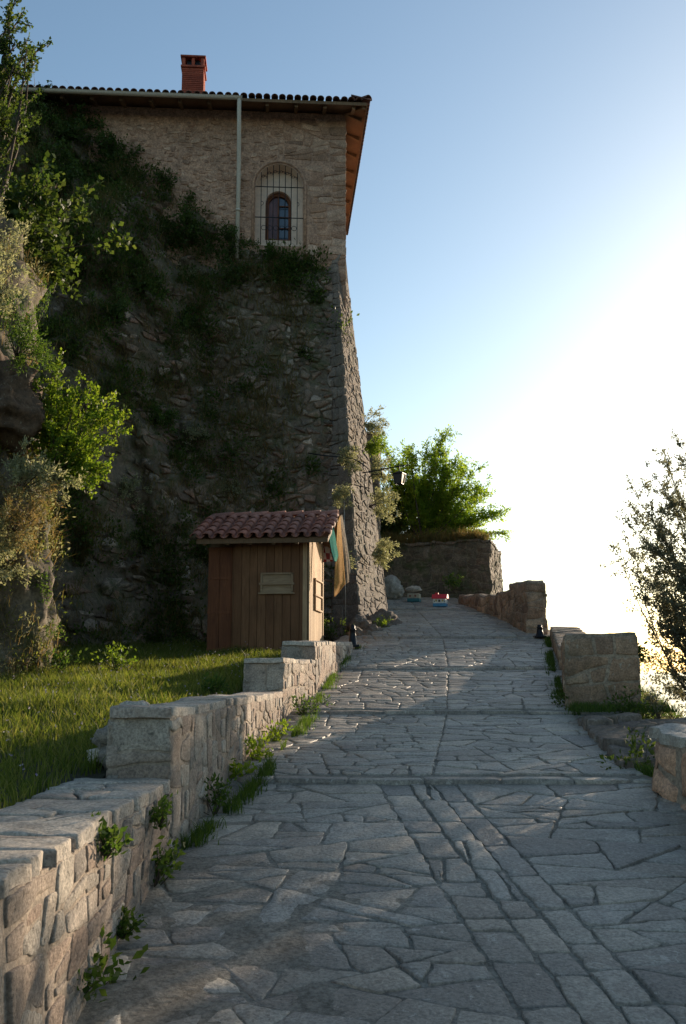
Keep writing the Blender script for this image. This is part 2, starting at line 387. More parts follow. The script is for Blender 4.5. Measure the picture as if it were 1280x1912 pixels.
# ------------------------------------------------------------------ THE SETTING: path, kerbs, lawn, slope, added sky-reflecting water
rnd = random.Random(5)
SEAM = [(-4, 1.8), (3.3, .96), (6.6, .57), (9.6, .98), (13, 1.36), (17, 1.69), (21, 1.6), (27, 1.5)]
pm = lambda x, y, h: Vector((x, y, zpath(y) + h))
V, Fc = [], []
def keep_path(cx, cy, poly):
    return lx(cy) - .15 < cx < rx(cy) + (1.0 if cy < 6.5 else .18) and not any(abs(cy - k[1] - .07) < .075 for k in KERB)
pol2 = []; yk = [-1.0] + [k[1] for k in KERB] + [25.6]
for a, b in zip(yk[:-1], yk[1:]):
    y0, y1 = (a + .16 if a > 0 else a), b - .01
    wa = .15 if a < 0 else .19; s0, s1 = interp(y0, SEAM), interp(y1, SEAM); l0 = min(lx(y0), lx(y1)) - .3; r1_ = max(rx(y0), rx(y1)) + (1.6 if a < 0 else .4)
    if a < 0: s0 = .96 + (.96 - .57) / 3.3 * 4.3
    nb_ = len(pol2)
    pol2 += split([(s0 - wa, y0), (s0, y0), (s1, y1), (s1 - wa, y1)], rnd, .03, .09, .5, 5, .014)
    if a > 0: pol2 = pol2[:nb_]; wa = 0
    if a < 0: pol2 += split([(s0, y0), (s0 + wa, y0), (s1 + wa, y1), (s1, y1)], rnd, .03, .09, .5, 5, .014)
    if a < 0:
        pol2 += split([(s0 - wa * 2.3, y0), (s0 - wa, y0), (s1 - wa, y1), (s1 - wa * 2.3, y1)], rnd, .03, .07, .8, 5, .014); wl_ = wa * 2.3
    else: wl_ = wa
    pol2 += split([(l0, y0), (s0 - wl_, y0), (s1 - wl_, y1), (l0, y1)], rnd,   .008, .10 if a < 0 else .05, 1.7, 17 if a < 0 else 12, .012)
    pol2 += split([(s0 + wa, y0), (r1_, y0), (r1_, y1), (s1 + wa, y1)], rnd, .007, .10 if a < 10 else .06, 1.6, 24, .012)
def hdirt(cx, cy): # how deep the joints are filled with dirt
    return smooth(7.0, 4.5, cy + .9 * noise.noise(Vector((cx, cy, 0)))) * smooth(.75, -.35, cx + .5 * noise.noise(Vector((cx * 2, cy * 2, 5))))
lay(pol2, pm, V, Fc, rnd, h=.006, hvar=.6, bev=.005, depth=.03, seg=.045, amp=.022, dome=.3, keep=keep_path, tilt=.009)
path = tag(mesh('path', V, Fc, m_flag, None, True), kind='structure')
# bedding of dirt in the joints
V, Fc = [], []; nx, ny = 150, 560; ys = np.linspace(-2, 26, ny)
for y in ys:
    a, b = lx(y) - .5, rx(y) + (2.2 if y < 6.6 else .5)
    for i in range(nx):
        x = a + (b - a) * i / (nx - 1); d = hdirt(x, y)
        n_ = noise.fractal(Vector((x * 3.1, y * 2.3, 1)), 1.0, 2.0, 5)
        V.append((x, y, zpath(y) - .004 + d * (.010 + .012 * n_) + .003 * n_ * (1 - d)))
for j in range(ny - 1):
    for i in range(nx - 1):
        q = j * nx + i; Fc.append((q, q + 1, q + nx + 1, q + nx))
tag(mesh('path_bedding', V, Fc, m_dirt, None, True), kind='structure')
for v, yk in KERB:
    V, Fc = [], []; x = lx(yk) - .1; x1 = rx(yk) + .15; sds = []
    while x < x1: sds.append((x, yk + .075)); x += rnd.uniform(.28, .6)
    arch = lambda x: .05 * math.sin((x - lx(yk)) / (x1 - lx(yk)) * math.pi)
    km = lambda x, y, h, yk=yk: Vector((x, y + .04 * noise.noise(Vector((x * .8, yk, 0))), zpath(yk - .03) + .03 + h + .01 * noise.noise(Vector((x * 2, yk, 9)))))
    lay(cells(sds, [0] * len(sds), lx(yk) - .1, yk, x1, yk + .15, .01), km, V, Fc, rnd, h=.010, hvar=.5, bev=.008, depth=.09, seg=.05, amp=.02)
    tag(mesh('kerb', V, Fc, m_flag, None, True), kind='structure')

# lawn terrace soil
V, Fc = [], []; xs = np.linspace(-14, 0.6, 90); ys = np.linspace(-3, 20, 130)
for y in ys:
    for x in xs:
        wx = interp(y, [(-3, -1.19), (5.1, -1.2), (9.3, -.85), (10.8, -.6), (15, -.1), (20, .3)])
        xx = min(x, wx)
        V.append((xx, y, zlawn(xx, y)))
for j in range(len(ys) - 1):
    for i in range(len(xs) - 1):
        q = j * len(xs) + i; Fc.append((q, q + 1, q + len(xs) + 1, q + len(xs)))
tag(mesh('lawn', V, Fc, m_soil, None, True), kind='structure')
# hillside on which everything stands, falling away to the right
def zhill(x, y):
    edge = rx(min(max(y, -4), 27)) + .75
    zp = interp(y, PROF) - .12
    if x < edge: return zp - .25 if y < 26 else zp - .3
    d = x - edge
    return zp - .22 - .75 * max(0, d) + .35 * noise.fractal(Vector((x * .25, y * .25, 7)), 1, 2, 4) * min(1, d / 3)
V, Fc = [], []
gx = [-400, -200, -100, -60, -30, -18, -12, -8, -4, -1.2] + list(np.linspace(-.5, 12, 40)) + [14, 17, 21, 27, 35, 50, 75, 110, 160, 220, 300]
gy = [-300, -150, -70, -30, -12, -5] + list(np.linspace(-3, 34, 56)) + [38, 45, 60, 85, 130, 200, 300, 420]
for y in gy:
    for x in gx:
        z = zhill(x, y)
        if y > 34: z -= (y - 34) * .5
        if y < -5: z -= (-5 - y) * .05
        if x < -18: z -= (-18 - x) * .4
        V.append((x, y, max(z, -125)))
for j in range(len(gy) - 1):
    for i in range(len(gx) - 1):
        q = j * len(gx) + i; Fc.append((q, q + 1, q + len(gx) + 1, q + len(gx)))
tag(mesh('hillside', V, Fc, m_soil, None, True), kind='structure')
m_skymirror, t, p = M('sky_mirror_water'); p.inputs['Base Color'].default_value = (.05, .09, .12, 1); p.inputs['Roughness'].default_value = .22  # water plane added to mirror the bright sky in place of a hazy valley
co = N(t, 'ShaderNodeTexCoord').outputs['Object']; b = N(t, 'ShaderNodeBump', i_Strength=.3, i_Distance=.5); t.links.new(noisen(t, .15, 4, .6, co), b.inputs['Height']); t.links.new(b.outputs[0], p.inputs['Normal'])
mb = MB(); mb.quad((-50000, -50000, -120), (50000, -50000, -120), (50000, 50000, -120), (-50000, 50000, -120))
tag(mb.build('added_water_plane', m_skymirror), kind='structure')

# ------------------------------------------------------------------ HOUSE ON THE ROCK
A_ = Vector((1, .067, 0)).normalized(); B_ = Vector((-.067, 1, 0)).normalized()   # along the facade, and back from it
CR = W(645, 222, 20.4); UP = Vector((0, 0, 1))
def H(s, d, z): return Vector((CR.x, CR.y, 0)) + A_ * s + B_ * d + UP * z
def fac(u, v, d=0):
    """point of the facade plane, set d behind it -> (s, z)"""
    P = on_plane(u, v, Vector((CR.x, CR.y, 0)) + B_ * d, B_); q = P - Vector((CR.x, CR.y, 0)); return q.dot(A_), P.z
ZW = CR.z; ZB0 = fac(640, 500)[1] - 3.0; SL = fac(112, 180)[0]; DEP = 5.4
house = empty('stone_house', H(-5, 0, ZB0), 'old tan stone house with tiled roof on top of the rock', 'house')
def arch_curve(s0, s1, zb, zt, n=20):
    """points of an arched outline from bottom left up and over to bottom right"""
    r = (s1 - s0) / 2; c = (s0 + s1) / 2; zs = zt - r
    return [(s0, zb)] + [(c - r * math.cos(math.pi * k / n), zs + r * math.sin(math.pi * k / n)) for k in range(n + 1)] + [(s1, zb)]
def arch_wall(V, Fc, outer, arch, d):
    """flat panel at depth d with an arched hole; outer = (s0, s1, z0, z1)"""
    s0, s1, z0, z1 = outer; a = arch[1:-1]
    def q(*pts):
        n = len(V); V.extend(H(s, d, z) for s, z in pts); Fc.append(tuple(range(n, n + len(pts))))
    zb = arch[0][1]
    if a[0][0] > s0: q((s0, z0), (a[0][0], z0), (a[0][0], z1), (s0, z1))
    if s1 > a[-1][0]: q((a[-1][0], z0), (s1, z0), (s1, z1), (a[-1][0], z1))
    if zb > z0: q((a[0][0], z0), (a[-1][0], z0), (a[-1][0], zb), (a[0][0], zb))
    for (p0, p1) in zip(a[:-1], a[1:]): q(p0, p1, (p1[0], z1), (p0[0], z1))
def reveal(V, Fc, arch, d0, d1):
    pts = arch + [arch[0]]
    for p0, p1 in zip(pts[:-1], pts[1:]):
        n = len(V); V.extend([H(p0[0], d0, p0[1]), H(p1[0], d0, p1[1]), H(p1[0], d1, p1[1]), H(p0[0], d1, p0[1])]); Fc.append((n, n + 1, n + 2, n + 3))
wl, _ = fac(476, 400); wr, _ = fac(565, 400); _, wt = fac(520, 306); _, wb = fac(520, 459)
OUT = arch_curve(wl, wr, wb, wt)
V, Fc = [], []
arch_wall(V, Fc, (SL, 0, ZB0, ZW + .1), OUT, 0)
V2 = [H(0, 0, ZB0), H(0, DEP, ZB0), H(0, DEP, ZW + .1), H(0, 0, ZW + .1), H(SL, 0, ZB0), H(SL, DEP, ZB0), H(SL, DEP, ZW + .1), H(SL, 0, ZW + .1)]
n = len(V); V += V2; Fc += [(n, n + 1, n + 2, n + 3), (n + 4, n + 7, n + 6, n + 5), (n + 1, n + 5, n + 6, n + 2)]
wall_o = mesh('wall', V, Fc, m_hplas, house)
# exposed stones in the render
V, Fc = [], []; f = lambda s, t, h: H(s, -h, t)
def keep_house(cx, cz, poly):
    for x, z in poly:
        if wl - .07 < x < wr + .07 and wb - .05 < z < wt + .05:
            c = (wl + wr) / 2; r = (wr - wl) / 2 + .07
            if z < wt - r + .1 or math.hypot(x - c, z - (wt - r + .07)) < r: return False
    return True
P_ = split(rect(SL, ZB0 + 1.6, -1.36, ZW - .02), rnd, .004, .02, 1.6, 15, .012)
lay(P_, f, V, Fc, rnd, h=.006, hvar=3.0, bev=.008, depth=.03, seg=.06, amp=.03, keep=keep_house, dome=.2)
P_ = split(rect(-1.36, ZB0 + 1.6, .02, ZW - .02), rnd, .018, .07, 1.8, 9, .012)
lay(P_, f, V, Fc, rnd, h=.011, hvar=.9, bev=.008, depth=.03, seg=.08, amp=.025, tilt=.03, keep=lambda a, b, c: keep_house(a, b, c) and rnd.random() > .06)
mesh('exposed_stones', V, Fc, m_house, wall_o, True)
# moulding around the window
mo = [(a[0], a[1]) for a in arch_curve(wl - .05, wr + .05, wb, wt + .05)]
mb = MB(); mb.tube([H(s, -.01, z) for s, z in mo], .03, 6); mb.build('window_moulding', m_hplas, house, True)
# window
win = empty('window', H((wl + wr) / 2, .2, wb), None, None); win.parent = house; win.location = Vector(win.location) - Vector(house.location)
del_keys = [k for k in win.keys()]
V, Fc = [], []
reveal(V, Fc, OUT, 0, .32)
il, _ = fac(495, 400, .32); ir, _ = fac(544, 400, .32); _, it = fac(520, 357, .32); _, ib = fac(520, 449, .32)
INN = arch_curve(il, ir, ib, it)
arch_wall(V, Fc, (wl, wr, wb, wt), INN, .32); reveal(V, Fc, INN, .32, .50)
mesh('plaster_reveal', V, Fc, m_white, win)
fw = .07; IN2 = arch_curve(il + fw, ir - fw, ib + fw, it - fw); V, Fc = [], []
for (a, b), (c, d) in zip(zip(INN, IN2), zip(INN[1:], IN2[1:])):
    n = len(V); V += [H(a[0], .42, a[1]), H(c[0], .42, c[1]), H(d[0], .42, d[1]), H(b[0], .42, b[1])]; Fc.append((n, n + 1, n + 2, n + 3))
    n = len(V); V += [H(b[0], .42, b[1]), H(d[0], .42, d[1]), H(d[0], .48, d[1]), H(b[0], .48, b[1])]; Fc.append((n, n + 1, n + 2, n + 3))
n = len(V); V += [H(il, .42, ib), H(ir, .42, ib), H(ir - fw, .42, ib + fw), H(il + fw, .42, ib + fw)]; Fc.append((n, n + 1, n + 2, n + 3))
mb = MB(); mb.V, mb.F = V, Fc; mid = (il + ir) / 2
mb.box(H(mid - .02, .42, ib + fw), A_ * .04, B_ * .05, UP * (it - ib - 2 * fw + .01))
for k in (1, 2, 3): mb.box(H(mid + .02, .44, ib + fw + k * .26), A_ * (ir - mid - fw - .02), B_ * .02, UP * .018)
mb.build('frame', m_fram, win)
m_glass, t, p = M('window_glass'); p.inputs['Base Color'].default_value = (.03, .045, .06, 1); p.inputs['Roughness'].default_value = .08; p.inputs['Specular IOR Level'].default_value = .9
mb = MB(); mb.box(H(mid + .02, .475, ib), A_ * (ir - mid), B_ * .01, UP * (it - ib - .03)); mb.build('pane', m_glass, win)
m_curt = flat_mat('pink_curtain_glass', (.15, .07, .065), .25, scale=4, var=.4)
mb = MB(); mb.box(H(il, .476, ib), A_ * (mid - il - .02), B_ * .01, UP * (it - ib - .03)); mb.build('curtained_pane', m_curt, win)
# grille
mb = MB(); nb = 7; r_ = (wr - wl) / 2; cc = (wl + wr) / 2
for k in range(nb):
    s = wl + (wr - wl) * (k + .95) / (nb + .9); zt_ = wt - r_ + math.sqrt(max(0, r_ * r_ - (s - cc) ** 2)) - .05
    mb.tube([H(s, -.05, wb + .01), H(s, -.05, zt_)], .0085, 6)
for zz in (wb + .62, wb + (wt - wb) * .70): mb.tube([H(wl - .01, -.05, zz), H(wr + .01, -.05, zz)], .011, 6)
def scroll(s, z, r, a0, a1, r1=None):
    r1 = r if r1 is None else r1
    mb.tube([H(s + (r + (r1 - r) * q / 14) * math.cos(a0 + (a1 - a0) * q / 14), -.055, z + (r + (r1 - r) * q / 14) * math.sin(a0 + (a1 - a0) * q / 14)) for q in range(15)], .006, 5)
for k in range(nb - 1):
    s = wl + (wr - wl) * (k + 1.45) / (nb + .9)
    scroll(s, wb + .38, .052, 0, 2 * math.pi)
    zt_ = wt - r_ + math.sqrt(max(0, r_ * r_ - (s - cc) ** 2)) - .22
    scroll(s - .03, zt_, .045, 0, 4.6, .015); scroll(s + .03, zt_ - .02, .045, math.pi, math.pi - 4.6, .015)
for s in (wl + .13, wr - .13): scroll(s, wb + .95, .06, -math.pi / 2, math.pi / 2, .03)
mb.build('iron_grille', m_iron, win, True)
# roof
OV = .62; OS = .40; ZE = W(688, 196, (H(OS, -OV, 0)).y).z; PT = .30
roof = None; zin = ZE + PT * OV
V = [H(SL - OV, -OV, ZE), H(OS, -OV, ZE), H(OS, DEP + OV, ZE), H(SL - OV, DEP + OV, ZE)]
hd = (DEP + 2 * OV) / 2; zr = ZE + hd * PT
V += [H(SL - OV + hd, DEP / 2, zr), H(OS - hd, DEP / 2, zr)]
roof = mesh('roof', [v + UP * .05 for v in V] + V, [(0, 1, 5, 4), (1, 2, 5), (2, 3, 4, 5), (3, 0, 4), (7, 6, 10, 11), (8, 7, 11), (9, 8, 11, 10), (6, 9, 10), (0, 6, 7, 1), (1, 7, 8, 2), (2, 8, 9, 3), (3, 9, 6, 0)], m_soff, house)
def barrel(V, Fc, P, along, across, up, L, r0, r1, n=7, th=.012, lift=.0):
    """one half-round tile from P, running L up the slope"""
    b = len(V)
    for q, (pp, r) in enumerate(((P, r0), (P + along * L, r1))):
        for rr in (r, r - th):
            for k in range(n + 1):
                a = math.pi * k / n
                V.append(pp + across * (rr * math.cos(a)) + up * (rr * math.sin(a) * .85 + lift * (1 - q)))
    m = n + 1
    for k in range(n):
        Fc.append((b + k, b + k + 1, b + 2 * m + k + 1, b + 2 * m + k)); Fc.append((b + m + k + 1, b + m + k, b + 3 * m + k, b + 3 * m + k + 1))
        Fc.append((b + k + 1, b + k, b + m + k, b + m + k + 1))
V, Fc = [], []; sp = .165
def slope_tiles(P0, across, inward, width, maxlen, sp, mat_len=.38, r=.075):
    al = (inward + UP * PT).normalized(); upn = across.cross(al).normalized()
    if upn.z < 0: upn = -upn
    n = int(width / sp)
    for i in range(n + 1):
        s = i * sp; run = min(s, width - s, maxlen) + .1
        q = 0.0
        while q < run * 1.04:
            barrel(V, Fc, P0 + across * s + al * (q - .06) + upn * (.055 + (.018 if q else .012)) + across * rnd.uniform(-.008, .008), al, across, upn, mat_len + .05, r, r * .82, n=6, lift=.018)
            q += mat_len
slope_tiles(H(SL - OV, -OV, ZE), A_, B_, -SL + OV + OS, hd, sp)
slope_tiles(H(OS, -OV, ZE), B_, -A_, DEP + 2 * OV, hd, sp)
# hip tiles
hp0, hp1 = H(OS + .05, -OV - .05, ZE + .06), H(OS - hd, DEP / 2, zr + .08); al = (hp1 - hp0).normalized(); ac = al.cross(UP).normalized(); un = ac.cross(al)
for k in range(int((hp1 - hp0).length / .36)): barrel(V, Fc, hp0 + al * .36 * k + un * .03, al, ac, un if un.z > 0 else -un, .42, .1, .085, lift=.02)
mesh('roof_tiles', V, Fc, m_tiled, roof, True)
for k in range(19):
    mb = MB()
    s = OS - .3 - k * .62
    mb.box(H(s, -OV + .05, ZE - .09 + .05 * PT), A_ * .07, B_ * (OV - .05) + UP * PT * (OV - .05), UP * .085); mb.build('rafter', m_raft, roof)
for k in range(8):
    mb = MB(); d = -OV + .55 + k * .78
    mb.box(H(OS - .05, d, ZE - .09 + .05 * PT), B_ * .07, -A_ * (OS - .05) + UP * PT * (OV - .05), UP * .085); mb.build('rafter', m_raft, roof)
mb = MB(); mb.tube([H(OS - .04, -OV + .04, ZE - .03), H(-.1, .1, ZE - .03 + PT * (OV + .05))], .05, 6); mb.build('hip_rafter', m_raft, roof)
mb = MB()
mb.box(H(SL - OV, -OV - .025, ZE - .03), A_ * (-SL + OV + OS), B_ * .025, UP * .07); mb.box(H(OS, -OV, ZE - .03), A_ * .025, B_ * (DEP + 2 * OV), UP * .07)
mb.build('fascia', m_raft, roof)
# chimney
def chim(u, v, d): return fac(u, v, d)
cd = 1.0; cs0, cz0 = fac(338, 182, cd); cs1, _ = fac(379, 182, cd); _, czt = fac(360, 104, cd); cw_ = cs1 - cs0
V, Fc = [], []
sh_h = (czt - cz0) * .72; zb_ = cz0 - .5
chimney = empty('chimney', H(cs0, cd, zb_), None, None); chimney.parent = roof; chimney.location = Vector(chimney.location)
rows = int((sh_h + .5) / .048)
mb = MB(); mb.box(H(cs0 + .012, cd + .012, zb_), A_ * (cw_ - .024), B_ * (cw_ - .024), UP * (sh_h + .5)); 
for k in range(rows): mb.box(H(cs0, cd, zb_ + k * .048), A_ * cw_, B_ * cw_, UP * .038)
zt0 = zb_ + sh_h + .5
bevel(mb.build('shaft', m_brick, chimney), .006, 1)
mb = MB(); mb.box(H(cs0 - .03, cd - .03, zt0), A_ * (cw_ + .06), B_ * (cw_ + .06), UP * .05)
for i in range(3):
    for j in range(3):
        if i == 1 and j == 1: continue
        mb.box(H(cs0 + i * (cw_ - .07) / 2, cd + j * (cw_ - .07) / 2, zt0 + .05), A_ * .07, B_ * .07, UP * .20)
mb.box(H(cs0 - .04, cd - .04, zt0 + .25), A_ * (cw_ + .08), B_ * (cw_ + .08), UP * .045)
mb.box(H(cs0 + .03, cd + .03, zt0 + .295), A_ * (cw_ - .06), B_ * (cw_ - .06), UP * .03)
bevel(mb.build('cowl', m_brick, chimney), .006, 1)
mb = MB(); mb.box(H(cs0 + .1, cd + .1, zt0 + .05), A_ * (cw_ - .2), B_ * (cw_ - .2), UP * .19); mb.build('flue', m_iron, chimney)
# gutter (half round) and downpipe
gs1, _ = fac(452, 185, -OV - .07); mb = MB(); n = 8; pts = []
gz = ZE + .02
for s in (SL - OV, gs1):
    for rr in (.065, .058):
        for k in range(n + 1):
            a = math.pi + math.pi * k / n; pts.append(H(s, -OV - .09 + rr * math.cos(a), gz + rr * math.sin(a)))
mb.V = pts; m_ = n + 1
for k in range(n):
    mb.F += [(k, k + 1, 2 * m_ + k + 1, 2 * m_ + k), (m_ + k, m_ + k + 1, 3 * m_ + k + 1, 3 * m_ + k)]
mb.F += [(0, m_, 3 * m_, 2 * m_), (n, m_ + n, 3 * m_ + n, 2 * m_ + n), tuple(range(2 * m_, 2 * m_ + m_)) + tuple(range(3 * m_ + n, 3 * m_ - 1, -1))]
mb.build('gutter', m_gut, house, True)
sp_, _ = fac(447, 240, -.3)
mb = MB(); zbot = fac(442, 445)[1]
mb.tube([H(sp_, -OV - .09, gz - .04), H(sp_, -OV - .09, gz - .2), H(sp_ - .0, -.5, gz - .9), H(sp_ - .01, -.12, gz - 1.55), H(sp_ - .02, -.1, zbot - .5)], .045, 10)
for zz in (gz - 1.5, gz - 2.3): mb.tube([H(sp_ - .01, -.13, zz), H(sp_ - .01, -.13, zz + .05)], .054, 10)
mb.build('downpipe', m_gut, house, True)

# ------------------------------------------------------------------ CLIFF under the house
TOP = []
for u, v in [(-60, 165), (20, 170), (75, 182), (120, 205), (180, 255), (260, 315), (330, 375), (440, 440), (500, 466), (565, 474), (628, 492)]:
    s, z = fac(u, v); P = H(s, 0, z); TOP.append((P.x, z))
TOP = [(-14, TOP[0][1] + 1.0)] + TOP + [(3, TOP[-1][1])]
YB = [(-14, 9.5), (-8, 11.5), (-5.5, 14.0), (-3.8, 16.9), (-2.4, 18.7), (.5, 19.0), (2, 19.2)]
def ztop(x): return interp(x, TOP)
def cliffY(x, z):
    zb = 1.5; zt_ = ztop(x); t = max(0, (z - zb) / (zt_ - zb)); yf = H(0, 0, 0).y + (x - CR.x) * .067
    yb = interp(x, YB); y = yb + (yf - yb + .02) * min(1, t) ** 1.1 + max(0, t - 1) * 3.0
    a = .55 * smooth(-1.6, -4.5, x) + .10
    a *= (1 - .65 * smooth(.9, 1.0, t)) 
    q = Vector((x * .55, z * .5, 2.2)); n1 = noise.fractal(q, 1., 2., 3); n2 = noise.fractal(q * 3.7, 1., 2.1, 5)
    rid = abs(noise.noise(Vector((x * 1.7 + .6 * z, z * .8, 9))))
    return y - a * (n1 * 1.5 + n2 * .75 - rid * .6)
V, Fc = [], []; nx, nz = 230, 260; xs = np.linspace(-13, -.25, nx); ts = np.linspace(0, 1.08, nz)
for t_ in ts:
    for x in xs:
        zt_ = ztop(x); z = .8 + (zt_ - .8) * min(t_, 1.0); V.append((x + .12 * noise.noise(Vector((x * 2, z * 2, 40))), cliffY(x, z) + max(0, t_ - 1) * 3, z + max(0, t_ - 1) * .5))
for j in range(nz - 1):
    for i in range(nx - 1):
        q = j * nx + i; Fc.append((q, q + 1, q + nx + 1, q + nx))
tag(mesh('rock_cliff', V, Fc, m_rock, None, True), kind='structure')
# loose rubble stones set in the cliff face
V, Fc = [], []
P_ = split(rect(-7.5, 1.3, -.2, 13.4), rnd, .008, .05, 1.4, 24, .028)
P_ = [q if q and max(a[1] for a in q) < ztop(sum(a[0] for a in q) / len(q)) - .05 else None for q in P_]
def keep_r(cx, cz, poly):
    p_ = .95 if cx > -2.6 else max(.42, .95 + (cx + 2.6) * .2)
    return rnd.random() < p_ and noise.noise(Vector((cx * .9, cz * .9, 0))) > -.45
lay(P_, lambda s, t, h: Vector((s, cliffY(s, t) - h, t + h * .15)), V, Fc, rnd, h=.035, hvar=1.2, bev=.018, depth=.05, seg=.07, amp=.04, keep=keep_r, dome=.5, tilt=.3)
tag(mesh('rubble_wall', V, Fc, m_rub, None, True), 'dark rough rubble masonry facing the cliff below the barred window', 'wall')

# ------------------------------------------------------------------ BUTTRESS at the tower corner
but = empty('buttress', W(690, 1195, 17.6), 'tall tapering stone buttress climbing from the path to the house corner', 'buttress')
def prism(name, bot, top, mat, parent):
    n = len(bot); return mesh(name, bot + top, [tuple(range(n - 1, -1, -1)), tuple(range(n, 2 * n))] + [(i, (i + 1) % n, (i + 1) % n + n, i + n) for i in range(n)], mat, parent)
zq = 1.75
b0 = [W(560, 1215, 19.7), W(675, 1205, 18.3), W(733, 1200, 19.8), Vector((1.15, 22.0, 2.0)), Vector((-1.0, 22.0, 2.0))]
for q in b0: q.z = zq
t0 = [W(575, 480, 20.5), W(628, 492, 20.33), W(650, 515, 20.9), H(.02, 1.4, 0), H(-1.0, 1.4, 0)]
t0[0].z = t0[1].z; t0[2].z = t0[1].z - .25; t0[3].z = t0[1].z - .2; t0[4].z = t0[1].z
core = prism('masonry_core', b0, t0, m_but, but)
V, Fc = [], []
face(V, Fc, b0[0], b0[1], t0[1], t0[0], .34, .24, rnd, gap=.008, h=.002, ext=.0, bev=.006, hvar=3.5, amp=.02, ang=7)
face(V, Fc, b0[1], b0[2], t0[2], t0[1], .17, .11, rnd, gap=.010, h=.005, ext=.0, bev=.008, hvar=2.5, amp=.03, ang=16, tilt=.03)
face(V, Fc, b0[2], b0[3], t0[3], t0[2], .36, .24, rnd, gap=.010, h=.005, ext=.0, bev=.008, hvar=2.5, amp=.03, ang=16, tilt=.03)
mesh('facing_stones', V, Fc, m_but, but, True)
mb = MB(); mb.V = [t0[0] + UP * .01, t0[1] + UP * .01, t0[2] + UP * .01, t0[3] + UP * .01, H(-.02, 0, t0[1].z + .42), H(-.02, 1.4, t0[1].z + .42), H(-.9, 0, t0[1].z + .1)]
mb.F = [(1, 2, 4), (2, 3, 5, 4), (0, 1, 4, 6)]; mb.build('sloping_cap', m_but, but)
# tower wall directly above, between buttress top and the house
V, Fc = [], []
# jumbled rocks at the buttress foot
def rock(name, c, r, mat, seed=0, sq=(1, 1, .8), sub=4, amp=.35, parent=None, base=None):
    import bmesh
    bm = bmesh.new(); bmesh.ops.create_icosphere(bm, subdivisions=sub, radius=1)
    o_ = Vector((seed * 7.3, seed * 3.1, seed))
    for v in bm.verts:
        p = v.co.copy(); d = 1 + amp * noise.fractal(p * 1.1 + o_, 1, 2, 3) + amp * .45 * noise.fractal(p * 4 + o_, .8, 2, 6)
        cl = amp * .5 * (abs(noise.noise(p * 2.0 + o_ * 2)))
        v.co = Vector((p.x * sq[0], p.y * sq[1], p.z * sq[2])) * (d - cl) * r
    bmesh.ops.translate(bm, verts=bm.verts, vec=c)
    me = bpy.data.meshes.new(name); bm.to_mesh(me); bm.free(); me.materials.append(mat)
    me.polygons.foreach_set('use_smooth', [True] * len(me.polygons)); return link(name, me, parent)
fl = ['large rough boulder at the right foot of the tall buttress', 'grey boulder against the front foot of the tall buttress', 'low flat rock beside the black post left of the buttress', 'rounded rock in front of the buttress corner', 'small dark rock where the buttress meets the path']
for (u, v, Y, r, sd_), l in zip([(712, 1170, 18.9, .36, 1), (672, 1176, 18.2, .29, 2), (668, 1190, 17.4, .2, 3), (692, 1186, 18.0, .24, 4), (730, 1181, 18.9, .2, 5)], fl):
    tag(rock('boulder', W(u, v, Y), r, m_but, sd_), l, 'rock', 'rocks at the foot of the buttress')

# ------------------------------------------------------------------ STEPPED GARDEN WALL on the left
mats = (m_wall, m_mort, m_cope)
gw = empty('stone_wall', (-1.0, 5, .6), 'low stepped stone garden wall running up the left side of the path', 'wall')
def sect(y0, x0, y1, x1, thick, zt0_, zt1, **k):
    c = [(x0, y0), (x1, y1), (x1 - thick, y1), (x0 - thick, y0)]
    c = [(x0 - thick, y0), (x0, y0), (x1, y1), (x1 - thick, y1)]
    zb = [interp(y0, PROF) - .1] * 2 + [interp(y1, PROF) - .1] * 2
    e = empty('wall_section', (x0, y0, zb[0]), None, None); e.parent = gw; e.location = Vector(e.location) - Vector(gw.location)
    stone_block(e, c, zb, [zt0_, zt0_, zt1, zt1], rnd, mats, **k)
sect(.6, -.93, 5.1, -.86, .46, 1.05, 1.07, faces=(1, 2), cw=.19, ch=.13, over=.015, h=.03, cope=.05, top_cw=.28)
sect(5.1, -.86, 9.3, -.56, .31, 1.41, 1.40, faces=(0, 1, 3), cw=.17, ch=.12, h=.03, cope=.045, over=.01)
sect(9.3, -.55, 10.85, -.30, .36, 1.70, 1.70, faces=(0, 1, 2, 3), cw=.17, ch=.12, h=.03, cope=.035, over=.0)
sect(10.85, -.30, 14.9, .14, .36, 1.90, 2.0, faces=(0, 1, 3), cw=.24, ch=.16, h=.03, cope=.04, over=.0)
mb = MB()
# loose stones stacked behind the second section
ls = ['pale block lying on the end of the second wall step', 'rough stone stacked in the grass behind the wall corner', 'small broken stone beside the wall corner in the grass', 'reddish stone leaning behind the wall end', 'little stone low in the grass left of the wall corner']
for (u, v, Y, r, q), l in zip([(250, 1322, 5.25, .07, (1.35, .9, .55)), (245, 1372, 5.3, .13, (1.2, 1, .8)), (205, 1386, 5.35, .075, (1.2, 1, .7)), (240, 1415, 5.3, .12, (1.2, 1, .8)), (190, 1412, 5.4, .07, (1.2, 1, .7))], ls):
    tag(rock('loose_stone', W(u, v, Y), r, m_cope if r == .07 else m_wall, u * .01, q, 3, .3), l, 'stone', 'loose stones behind the garden wall')

